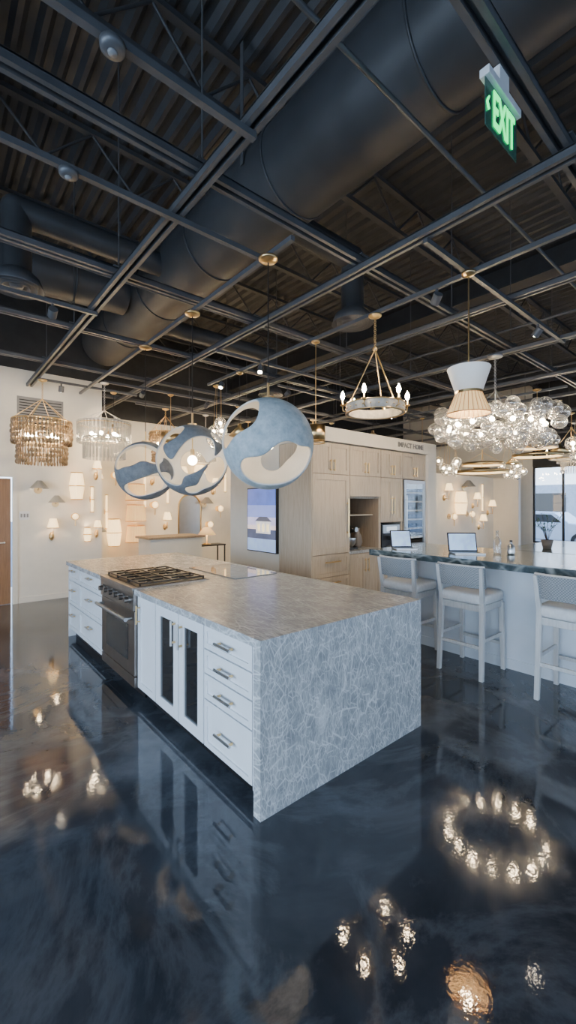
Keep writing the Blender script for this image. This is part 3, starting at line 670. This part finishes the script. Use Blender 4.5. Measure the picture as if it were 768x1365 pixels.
g3=wave([(-0.86,0.22,12),(-0.70,0.42,14),(-0.48,0.56,15),(-0.22,0.62,14),(0.02,0.60,12),(0.22,0.50,9),(0.36,0.38,7),(-0.45,0.30,8)])
g3+=wave([(-0.50,-0.72,9),(-0.28,-0.70,13),(-0.04,-0.62,14),(0.18,-0.54,13),(0.38,-0.46,11),(0.56,-0.40,8),(0.70,-0.36,6)])
g3+=wave([(-0.75,0.35,24),(-0.3,0.62,26),(0.2,0.55,20),(-0.2,-0.62,26),(0.3,-0.5,24)],True)
globe(2.0,2.59,2.08,0.35,g1,GLOBE,math.atan2(-2.0,2.59),(1,0.15))
globe(2.0,3.82,2.05,0.35,g2,GLOBEB,math.atan2(-2.0,3.82),None)
globe(2.0,5.01,2.02,0.35,g3,GLOBEB,math.atan2(-2.0,5.01),(1,-0.1))

def chain(b,x,y,z0,z1,m):
    z=z0;i=0
    while z>z1:
        b.ring((x,y,z-0.015),0.012,0.003,m,n=10,k=5,axis=(1,0,0) if i%2 else (0,1,0)); z-=0.021;i+=1
WW=mat('weathered_wood',(0.50,0.46,0.40),0.6,var=0.25,scale=20)
def candle_ring(x,y,z,R,n=6,name='candle_ring_chandelier'):
    b=B(name); canopy(b,x,y); chain(b,x,y,ZL-0.035,z+0.62,BRASS)
    b.lathe((x,y,z),[(R-0.03,-0.045),(R,-0.045),(R,0.045),(R-0.03,0.045)],WW,n=56,closed=True,smooth=False)
    for h in (0.045,-0.045): b.ring((x,y,z+h),R,0.007,BRASS,n=56,k=6)
    for k in range(24):
        t=2*pi*k/24; b.sph((x+(R+.002)*math.cos(t),y+(R+.002)*math.sin(t),z),0.008,BRASS,nu=8,nv=6)
    b.sph((x,y,z+0.60),0.025,BRASS)
    for k in range(n):
        t=2*pi*k/n+0.35; c,s_=math.cos(t),math.sin(t)
        if k%2==0: b.cyl((x,y,z+0.60),(x+c*(R-0.02),y+s_*(R-0.02),z+0.03),0.007,BRASS,n=8)
        b.tube([(x+c*(R-.01),y+s_*(R-.01),z-0.03),(x+c*(R+.03),y+s_*(R+.03),z-0.02),(x+c*(R+.035),y+s_*(R+.035),z+0.03)],0.006,BRASS,n=6)
        ex,ey=x+c*(R+.035),y+s_*(R+.035)
        b.lathe((ex,ey,z+0.03),[(0.001,0),(0.022,0.0),(0.026,0.012),(0.012,0.014),(0.011,0.06),(0.001,0.06)],BRASS,n=14)
        b.lathe((ex,ey,z+0.09),[(0.001,0),(0.010,0.0),(0.022,0.03),(0.018,0.055),(0.001,0.09)],BULB,n=12)
    b.done()
candle_ring(3.417,2.674,2.57,0.29)
PLEAT=mat('pleated_glowing_silk',(0.55,0.38,0.2),0.8,em=(1.0,0.60,0.24),es=1.2,var=0.1)
def hourglass(x,y,z,name='hourglass_pendant_light'):
    b=B(name); canopy(b,x,y,r=0.055); b.cyl((x,y,ZL-0.03),(x,y,z+0.16),0.006,BRASS,n=10)
    b.lathe((x,y,z),[(0.165,0.20),(0.155,0.19),(0.10,0.0),(0.104,0.0),(0.168,0.195)],SHADEW,n=48)
    b.lathe((x,y,z),[(0.001,0.17),(0.148,0.175)],SHADEW,n=32)
    b.cyl((x,y,z+0.01),(x,y,z-0.012),0.107,BRASS,n=40)
    b.lathe((x,y,z),[(0.103,-0.012),(0.165,-0.175)],PLEAT,n=168,pleat=28,amp=0.03)
    for i in range(28):
        t=2*pi*i/28; b.cyl((x+0.106*math.cos(t),y+0.106*math.sin(t),z-0.012),(x+0.170*math.cos(t),y+0.170*math.sin(t),z-0.175),0.0022,BRASS,n=5)
    b.ring((x,y,z-0.175),0.168,0.005,BRASS,n=48,k=6); b.sph((x,y,z-0.08),0.035,BULB)
    b.done()
hourglass(3.375,1.687,2.53)
def bubbles(x,y,z,RX,RY,n=150,name='glass_bubble_chandelier'):
    b=B(name); canopy(b,x,y,m=STEEL,r=0.09); chain(b,x,y,ZL-0.035,z+0.45,STEEL)
    b.cyl((x,y,z+0.46),(x,y,z+0.05),0.012,STEEL,n=10)
    for t in (0,pi/2,pi,3*pi/2): b.cyl((x,y,z+0.45),(x+RX*0.7*math.cos(t),y+RY*0.7*math.sin(t),z+0.08),0.005,STEEL,n=6)
    pts=[(x+RX*0.72*math.cos(2*pi*i/48),y+RY*0.72*math.sin(2*pi*i/48),z+0.05) for i in range(48)]
    b.tube(pts,0.010,STEEL,n=6,closed=True)
    rnd=random.Random(3)
    for i in range(n):
        t=2*pi*i/n; f=rnd.uniform(0,2*pi); q=rnd.uniform(0.5,1.0)
        rr=0.78+0.26*q*math.cos(f); h=0.22*q*math.sin(f)-0.02
        b.sph((x+RX*rr*math.cos(t),y+RY*rr*math.sin(t),z+h),rnd.uniform(0.055,0.095),GLASS,nu=20,nv=14)
    for i in range(16):
        t=2*pi*i/16; b.sph((x+RX*0.74*math.cos(t),y+RY*0.74*math.sin(t),z-0.02),0.028,BULB,nu=12,nv=8); b.cyl((x+RX*0.74*math.cos(t),y+RY*0.74*math.sin(t),z),(x+RX*0.72*math.cos(t),y+RY*0.72*math.sin(t),z+0.05),0.012,STEEL,n=8)
    b.done()
bubbles(5.54,2.42,2.62,0.82,0.74)
def beaded(x,y,z,R,name='beaded_tier_chandelier',k1=0.36):
    b=B(name); canopy(b,x,y); chain(b,x,y,ZL-0.035,z+0.62,BRASS)
    for (rr,zz,ln,n) in ((R,z+0.28,k1,50),(R*0.84,z-0.02,k1,44)):
        b.ring((x,y,zz),rr,0.012,BRASS,n=56,k=6)
        for i in range(n):
            t=2*pi*i/n; cx,cy=x+rr*math.cos(t),y+rr*math.sin(t)
            prof=[(0.004,0)]
            for k in range(5):
                s_=ln/5; prof+=[(0.016+0.008*math.sin(k*1.7+i),-k*s_-s_*0.3),(0.017+0.008*math.sin(k*1.7+i),-k*s_-s_*0.7),(0.006,-(k+1)*s_)]
            b.lathe((cx,cy,zz),prof,BEAD,n=7)
    for i in range(6):
        t=2*pi*i/6; c,s_=math.cos(t),math.sin(t)
        b.cyl((x,y,z+0.62),(x+R*c,y+R*s_,z+0.28),0.005,BRASS,n=6); b.cyl((x+R*0.84*c,y+R*0.84*s_,z+0.28),(x+R*0.84*c,y+R*0.84*s_,z-0.02),0.004,BRASS,n=6)
        b.sph((x+R*0.5*c,y+R*0.5*s_,z+0.05),0.03,BULB,nu=12,nv=8); b.cyl((x+R*0.5*c,y+R*0.5*s_,z+0.07),(x+R*0.5*c,y+R*0.5*s_,z+0.28),0.007,BRASS,n=6)
    for i in range(3):
        t=pi*i/3; c,s_=math.cos(t),math.sin(t); b.cyl((x-R*c,y-R*s_,z+0.28),(x+R*c,y+R*s_,z+0.28),0.005,BRASS,n=6)
    b.done()
beaded(1.33,7.35,2.60,0.40)
def prisms(x,y,z,R,name='crystal_prism_chandelier',hh=0.32):
    b=B(name); canopy(b,x,y,m=STEEL); chain(b,x,y,ZL-0.035,z+0.50,STEEL)
    for (rr,zz,ln,n) in ((R,z+0.30,hh,42),(R*0.78,z+0.06,hh,34)):
        b.ring((x,y,zz),rr,0.011,STEEL,n=56,k=6); b.ring((x,y,zz-0.03),rr,0.006,BRASS,n=56,k=6)
        for i in range(n):
            t=2*pi*i/n; cx,cy=x+rr*math.cos(t),y+rr*math.sin(t)
            b.cyl((cx,cy,zz),(cx,cy,zz-ln),0.018,PRISM,n=6,smooth=False)
    for i in range(6):
        t=2*pi*i/6; c,s_=math.cos(t),math.sin(t)
        b.cyl((x,y,z+0.50),(x+R*c,y+R*s_,z+0.30),0.005,STEEL,n=6); b.cyl((x+R*.78*c,y+R*.78*s_,z+0.36),(x+R*.78*c,y+R*.78*s_,z+0.06),0.004,STEEL,n=6)
        b.cyl((x+R*0.5*c,y+R*0.5*s_,z+0.40),(x+R*0.5*c,y+R*0.5*s_,z+0.14),0.006,STEEL,n=6)
        b.sph((x+R*0.5*c,y+R*0.5*s_,z+0.12),0.028,BULB,nu=12,nv=8)
    b.done()
prisms(2.10,6.90,2.58,0.38)
def drum(x,y,z,r=0.10,h=0.16,name='brass_drum_pendant_light',m=BRASS):
    b=B(name); canopy(b,x,y,r=0.05); b.cyl((x,y,ZL-0.03),(x,y,z+h/2),0.005,BRASS,n=8)
    b.lathe((x,y,z),[(0.001,h/2),(r,h/2),(r,-h/2),(r-0.005,-h/2),(r-0.005,h/2-0.01)],m,n=36); b.lathe((x,y,z),[(0.001,-h/2+0.03),(r-0.006,-h/2+0.03)],SHADE,n=24)
    b.ring((x,y,z-h/2-0.02),r,0.006,m,n=36,k=6)
    for k in range(4):
        t=pi/2*k; b.cyl((x+r*math.cos(t),y+r*math.sin(t),z-h/2),(x+r*math.cos(t),y+r*math.sin(t),z-h/2-0.02),0.004,m,n=6)
    b.done()
drum(3.44,3.55,2.44,r=0.11,h=0.18)
def ringlamp(x,y,z,R,name='ring_chandelier'):
    b=B(name); canopy(b,x,y); b.cyl((x,y,ZL-0.03),(x,y,z+0.35),0.005,BRASS,n=8)
    for (q,h) in ((1,0),(0.8,0.14)):
        b.lathe((x,y,z+h),[(R*q,-0.025),(R*q+0.012,-0.025),(R*q+0.012,0.025),(R*q,0.025)],BRASS,n=56,closed=True); b.lathe((x,y,z+h),[(R*q-0.02,-0.02),(R*q-0.002,-0.02),(R*q-0.002,0.02),(R*q-0.02,0.02)],SHADE,n=56,closed=True)
    for k in range(4):
        t=pi/2*k+0.4; c,s_=math.cos(t),math.sin(t); b.cyl((x,y,z+0.36),(x+R*0.8*c,y+R*0.8*s_,z+0.14),0.004,BRASS,n=6); b.cyl((x+R*0.8*c,y+R*0.8*s_,z+0.14),(x+R*c,y+R*s_,z),0.004,BRASS,n=6)
    b.done()
ringlamp(7.90,3.68,2.22,0.44); ringlamp(7.67,2.67,2.42,0.36)
def cluster(x,y,z,name='globe_cluster_pendant',n=7,s_=0.28):
    b=B(name); canopy(b,x,y,r=0.09); rnd=random.Random(int(x*100))
    for i in range(n):
        t=2*pi*i/n; q=s_*rnd.uniform(0.4,1); h=rnd.uniform(-.12,.2); px_,py_=x+q*math.cos(t),y+q*math.sin(t)
        b.cyl((x+0.05*math.cos(t),y+0.05*math.sin(t),ZL-0.03),(px_,py_,z+h+0.08),0.003,BRASS,n=6); b.cyl((px_,py_,z+h+0.10),(px_,py_,z+h+0.03),0.014,BRASS,n=10)
        b.sph((px_,py_,z+h),0.095,GLASS,nu=18,nv=12); b.sph((px_,py_,z+h),0.03,GBULB,nu=12,nv=8)
    b.done()
cluster(8.45,4.63,2.36); cluster(3.55,5.9,2.72,n=4,s_=0.12); cluster(6.9,1.75,2.35,n=7,s_=0.3)
def conep(x,y,z,r=0.16,name='cone_pendant_light',m=BRASS):
    b=B(name); canopy(b,x,y,r=0.05); b.cyl((x,y,ZL-0.03),(x,y,z+0.15),0.004,BLACK,n=6); b.lathe((x,y,z),[(0.001,0.17),(0.025,0.17),(0.03,0.13),(r,0.0),(r-0.005,0.0),(0.025,0.125)],m,n=32); b.sph((x,y,z+0.03),0.035,GBULB)
    b.done()
conep(3.42,5.1,2.6); conep(4.6,6.9,2.55); candle_ring(5.6,8.0,2.75,0.36,n=8); conep(9.8,3.9,2.5); beaded(3.6,8.0,2.75,0.3,k1=0.28); candle_ring(10.2,2.9,2.6,0.4,n=8); conep(7.2,6.9,2.6); ringlamp(9.2,1.5,2.5,0.4); prisms(11.5,3.2,2.6,0.35); conep(2.4,7.4,2.8,r=0.12)
prisms(4.5,8.0,2.70,0.26,hh=0.24); drum(3.2,6.9,2.75,r=0.16,h=0.18); candle_ring(6.6,6.9,2.85,0.30,n=6); cluster(5.7,6.9,2.75,n=5,s_=0.2); drum(8.3,5.2,2.45,r=0.2,h=0.14); conep(6.7,5.3,2.9); drum(9.4,4.4,2.45,r=0.18); cluster(10.6,4.2,2.4,n=6); conep(8.8,2.7,2.55,r=0.2)

def sconce(kind,x,y,z,s_=1.0,d=0.10):
    names={'lantern':'paper_lantern_sconce','cone':'cone_wall_sconce','globe':'globe_wall_sconce','pleat':'pleated_wall_sconce','candle':'shaded_candle_sconce','bar':'linear_wall_sconce'}
    b=B(names[kind]); yc=y-d*s_
    if kind=='lantern':
        b.box(x-0.04*s_,x+0.04*s_,y-0.012,y,z-0.06*s_,z+0.06*s_,BRASS); b.cyl((x,y,z),(x,yc,z),0.006,BRASS,n=8)
        b.lathe((x,yc,z),[(0.075*s_,0.20*s_),(0.10*s_,0.02*s_),(0.10*s_,-0.02*s_),(0.075*s_,-0.2*s_)],SHADE,n=72,pleat=18,amp=0.03)
        for h in (0.2,0,-0.2): b.ring((x,yc,z+h*s_),(0.078 if h else 0.104)*s_,0.009,BRASS,n=28,k=6)
        b.sph((x,yc,z+0.08),0.02,BULB,nu=10,nv=8)
    elif kind=='cone':
        b.cyl((x,y,z),(x,y-0.012,z),0.05*s_,BRASS,n=20); b.tube([(x,y-0.01,z),(x,yc+0.02,z+0.03*s_),(x,yc,z+0.11*s_)],0.008,BRASS,n=6)
        b.lathe((x,yc,z),[(0.03*s_,0.13*s_),(0.12*s_,0.02*s_)],GREYB,n=28); b.sph((x,yc,z+0.055*s_),0.018,BULB,nu=12,nv=8)
    elif kind=='globe':
        b.cyl((x,y,z),(x,y-0.012,z),0.05*s_,BRASS,n=20); b.cyl((x,y-0.01,z),(x,yc+0.03,z),0.008,BRASS,n=8); b.sph((x,yc,z),0.05*s_,SHADE); b.ring((x,yc,z),0.054*s_,0.009,BRASS,n=24,k=6,axis=(0,1,0)); b.cyl((x,yc,z-0.05*s_),(x,yc,z-0.16*s_),0.012,BRASS,n=8)
    elif kind=='pleat':
        b.lathe((x,y-0.11*s_,z),[(0.09*s_,0.09*s_),(0.105*s_,-0.09*s_)],SHADE2,n=96,pleat=24,amp=0.03); b.ring((x,y-0.11*s_,z+0.09*s_),0.092*s_,0.010,BRASS,n=28,k=6); b.ring((x,y-0.11*s_,z-0.09*s_),0.108*s_,0.010,BRASS,n=28,k=6)
        b.cyl((x,y,z),(x,y-0.11*s_,z),0.01,BRASS,n=8); b.sph((x,y-0.11*s_,z),0.02,BULB,nu=12,nv=8)
    elif kind=='candle':
        b.lathe((x,y-0.012,z-0.12*s_),[(0.001,0.07),(0.012*s_,0.07),(0.03*s_,0.03),(0.03*s_,-0.03),(0.012*s_,-0.07),(0.001,-0.07)],BRASS,n=20); b.tube([(x,y-0.01,z-0.12*s_),(x,yc,z-0.14*s_),(x,yc,z-0.02*s_)],0.010,BRASS,n=6)
        b.cyl((x,yc,z-0.04*s_),(x,yc,z+0.02*s_),0.011,PLAST,n=10); b.lathe((x,yc,z),[(0.04*s_,0.12*s_),(0.07*s_,0.0)],SHADE,n=28); b.ring((x,yc,z),0.07*s_,0.006,BRASS,n=24,k=6); b.sph((x,yc,z+0.04),0.016,BULB,nu=10,nv=8)
    elif kind=='bar':
        b.box(x-0.03,x+0.03,y-0.02,y,z-0.05,z+0.05,BRASS); b.cyl((x,y,z),(x,y-0.05,z),0.006,BRASS,n=6); b.cyl((x,y-0.05,z-0.25*s_),(x,y-0.05,z+0.25*s_),0.02,SHADE,n=14)
        for h in (-0.25,0,0.25): b.ring((x,y-0.05,z+h*s_),0.026,0.010,BRASS,n=16,k=6)
    b.done()
W1=8.1
sconce('lantern',1.97,W1,1.93,1.15); sconce('cone',1.40,W1,1.85,1.2); sconce('cone',1.66,W1,1.62,1.1); sconce('candle',1.60,W1,1.22,1.25); sconce('globe',1.95,W1,1.40,1.0)
sconce('bar',2.24,W1,1.70,0.9); sconce('candle',2.32,W1,1.20,1.0); sconce('lantern',2.16,W1,1.08,0.6); sconce('candle',2.31,W1,2.25,1.1)
W2=9.6
for z in (1.88,1.42,0.96): sconce('pleat',3.53,W2,z,2.0)
for i,(k,x,z) in enumerate([('candle',2.75,2.15),('bar',2.95,1.45),('globe',3.12,2.25),('cone',2.75,1.0),('lantern',3.08,1.0),('candle',3.98,2.30),('globe',4.0,1.6),('bar',4.35,2.0),('candle',4.72,2.35),('lantern',5.15,2.3),('cone',5.35,1.6),('candle',5.6,2.1),('bar',5.95,2.3),('globe',5.75,1.5),('lantern',6.5,2.2),('candle',7.2,2.0),('globe',8.0,2.1),('candle',9.0,2.1),('lantern',10.2,2.0),('candle',4.3,1.25),('globe',5.45,1.1),('bar',3.80,1.9)]):
    sconce(k,x,W2,z,1.45)
for (k,x,z) in [('candle',9.9,1.95),('lantern',10.5,1.65),('cone',10.9,2.05),('candle',11.4,1.75),('bar',11.9,1.8),('candle',12.3,1.55),('globe',10.15,1.3),('globe',11.1,1.35),('candle',11.75,1.15)]: sconce(k,x,5.6,z,1.5)
b=B('sunburst_mirror'); c=(4.21,9.57,3.1); b.cyl((c[0],9.598,c[2]),(c[0],9.56,c[2]),0.12,BRASS,n=32); b.cyl((c[0],9.56,c[2]),(c[0],9.555,c[2]),0.10,STEEL,n=32)
for i in range(28):
    t=2*pi*i/28; L_=0.36 if i%2 else 0.27
    b.cyl((c[0]+0.11*math.cos(t),9.58,c[2]+0.11*math.sin(t)),(c[0]+L_*math.cos(t),9.58,c[2]+L_*math.sin(t)),0.012,BRASS,r1=0.006,n=6)
b.done()
b=B('wall_grille_panel'); b.box(1.10,1.78,8.085,8.098,2.78,3.38,GREYB); 
for k in range(12): b.box(1.13,1.75,8.078,8.086,2.81+k*0.046,2.825+k*0.046,BLACKP)
b.done()
b=B('light_switch_plate'); b.box(1.13,1.28,8.09,8.099,1.36,1.50,PLAST); 
for k in range(3): b.box(1.15+k*0.043,1.175+k*0.043,8.084,8.09,1.40,1.46,GREYB)
b.done()
b=B('arched_mirror'); 
pts=[(4.95+0.3*math.cos(t*pi/16),9.585,1.55+0.3*math.sin(t*pi/16)) for t in range(17)]+[(4.65,9.585,0.7),(5.25,9.585,0.7)]
b.tube(pts,0.02,BRASS,n=8,closed=True); b.add([(p[0],9.588,p[2]) for p in pts],[tuple(range(len(pts)))],STEEL); b.done()
b=B('reception_desk'); b.box(3.25,4.35,7.9,8.5,0,0.93,WHITE); b.box(3.2,4.4,7.85,8.55,0.93,0.97,OAKD); b.done()
b=B('console_table'); zt2=0.70
b.box(4.45,5.25,8.4,8.75,zt2-0.03,zt2,BLACK)
for (x,y) in ((4.47,8.42),(5.23,8.42),(4.47,8.73),(5.23,8.73)): b.box(x-0.012,x+0.012,y-0.012,y+0.012,0,zt2-0.03,BLACK)
b.box(4.47,5.23,8.42,8.73,0.2,0.215,BLACK); b.done()
b=B('dome_table_lamp'); b.lathe((4.85,8.57,zt2+.001),[(0.001,0),(0.09,0),(0.09,0.015),(0.015,0.03),(0.012,0.28),(0.001,0.28)],BRASS,n=28); b.lathe((4.85,8.57,zt2),[(0.02,0.40),(0.08,0.38),(0.20,0.22),(0.195,0.22),(0.07,0.37)],SHADE2,n=36); b.cyl((4.85,8.57,zt2+0.26),(4.85,8.57,zt2+0.40),0.008,BRASS,n=8); b.sph((4.85,8.54,zt2+0.26),0.025,GBULB,nu=12,nv=8); b.done()
b=B('display_table'); b.box(7.0,9.4,0.9,3.0,0.86,0.90,BARSTONE); b.box(7.2,9.2,1.1,2.8,0.0,0.86,WHITE); b.done()
def plant(x,y,z,name='potted_olive_plant'):
    b=B(name); b.lathe((x,y,z),[(0.001,0),(0.06,0),(0.09,0.14),(0.08,0.14),(0.055,0.01)],TERRA,n=24); rnd=random.Random(4)
    b.lathe((x,y,z),[(0.001,0.12),(0.082,0.12)],SOIL,n=20)
    for i in range(14):
        t=rnd.uniform(0,2*pi); e=rnd.uniform(0.1,0.25); tip=Vector((x+e*math.cos(t),y+e*math.sin(t),z+rnd.uniform(0.35,0.6)))
        mid=Vector((x+e*.3*math.cos(t),y+e*.3*math.sin(t),z+0.28)); b.tube([(x,y,z+0.1),mid,tip],0.003,SOIL,n=5)
        for k in range(7):
            p=mid.lerp(tip,k/6); a=Vector((rnd.uniform(-1,1),rnd.uniform(-1,1),rnd.uniform(-.2,1))).normalized(); c=a.cross(Vector((0,0,1))).normalized()*0.012
            b.add([p,p+a*0.03+c,p+a*0.065,p+a*0.03-c],[(0,1,2,3)],LEAF)
    b.done()
plant(7.6,2.5,0.901); bottle(8.0,1.9,0.90,'glass_vase',0.3)

# ------------------------------------------------------------------ exit sign
root=bpy.data.objects.new('exit_sign',None); root.location=(2.01,0.84,ZG); scene.collection.objects.link(root)
b=B('housing'); b.box(1.84,2.18,0.828,0.872,3.478,3.515,PLAST); b.box(1.96,2.06,0.835,0.865,3.515,3.60,PLAST); b.done(parent=root,bevel=0.003)
b=B('panel'); b.box(1.848,2.172,0.848,0.852,3.270,3.478,PLATE); b.done(parent=root)
text('lettering','EXIT',(2.030,0.845,3.372),(pi/2,0,0),0.225,GREEN,root,sx=0.50)
text('lettering_rear','EXIT',(1.990,0.855,3.372),(pi/2,0,pi),0.225,GREEN,root,sx=0.50)
b=B('arrow'); 
for s_ in (-1,1): b.cyl((1.856,0.844,3.372),(1.872,0.844,3.372+s_*0.028),0.005,GREEN,n=6)
b.done(parent=root)

# ------------------------------------------------------------------ outside
def car(x,y,m,name='parked_car'):
    b=B(name); poly=[(-2.2,0.3),(-2.25,0.75),(-1.9,0.95),(-1.0,1.02),(-0.5,1.42),(0.9,1.45),(1.7,1.05),(2.2,0.95),(2.25,0.35)]
    b.prism([(y+u,z-0.13) for u,z in poly],'x',x-0.85,x+0.85,m)
    w=[(-0.85,1.0),(-0.42,1.36),(0.85,1.38),(1.45,1.04)]; b.prism([(y+u,z-0.13) for u,z in w],'x',x-0.86,x+0.86,BGLASS)
    for u in (-1.4,1.4):
        for s_ in (-1,1): b.cyl((x+s_*0.88,y+u,0.20),(x+s_*0.66,y+u,0.20),0.33,BLACK,n=24); b.cyl((x+s_*0.885,y+u,0.20),(x+s_*0.88,y+u,0.20),0.2,STEEL,n=16)
    b.done(bevel=0.05)
car(19.5,6.4,CARW); car(19.8,1.2,CARD); car(25,4.0,CARW); car(18.0,11.0,CARD)
b=B('street_building'); b.box(34,40,-20,30,-0.13,3.0,FACADE)
for k in range(12): b.box(33.97,34.0,-18+4*k,-15.5+4*k,0.8,2.4,BGLASS)
b.done()

# ------------------------------------------------------------------ world, lights, camera
w=bpy.data.worlds.new('sky'); scene.world=w; w.use_nodes=True
bg=w.node_tree.nodes['Background']; tcw=w.node_tree.nodes.new('ShaderNodeTexCoord'); sep=w.node_tree.nodes.new('ShaderNodeSeparateXYZ'); crw=w.node_tree.nodes.new('ShaderNodeValToRGB')
w.node_tree.links.new(tcw.outputs['Generated'],sep.inputs[0]); w.node_tree.links.new(sep.outputs['Z'],crw.inputs['Fac']); w.node_tree.links.new(crw.outputs['Color'],bg.inputs['Color'])
crw.color_ramp.elements[0].color=(0.72,0.84,1,1); crw.color_ramp.elements[1].color=(0.25,0.48,0.95,1); crw.color_ramp.elements[1].position=0.7
bg.inputs['Strength'].default_value=5.0
DAY=(0.60,0.78,1.0)
area('daylight_south_a',(-2.25,Y0+0.05,1.6),(pi/2,0,pi),3.4,2.8,220,DAY)
area('daylight_south_b',(2.2,Y0+0.05,1.6),(pi/2,0,pi),3.9,2.8,280,DAY)
area('daylight_south_c',(7.0,Y0+0.05,1.6),(pi/2,0,pi),3.9,2.8,280,DAY)
area('daylight_south_d',(11.4,Y0+0.05,1.6),(pi/2,0,pi),3.5,2.8,180,DAY)
area('daylight_west_a',(X0+0.05,-2.35,1.6),(pi/2,0,-pi/2),3.6,2.8,270,DAY)
area('daylight_west_b',(X0+0.05,2.2,1.6),(pi/2,0,-pi/2),3.9,2.8,320,DAY)

cam=bpy.data.cameras.new('camera'); cam.sensor_fit='VERTICAL'; cam.sensor_height=36; cam.lens=565/1365*36; cam.shift_y=-10.5/1365; cam.clip_start=0.05; cam.clip_end=200
co=bpy.data.objects.new('camera',cam); co.location=(0,0,1.616); co.rotation_euler=(pi/2,0,-math.radians(40.35)); scene.collection.objects.link(co); scene.camera=co
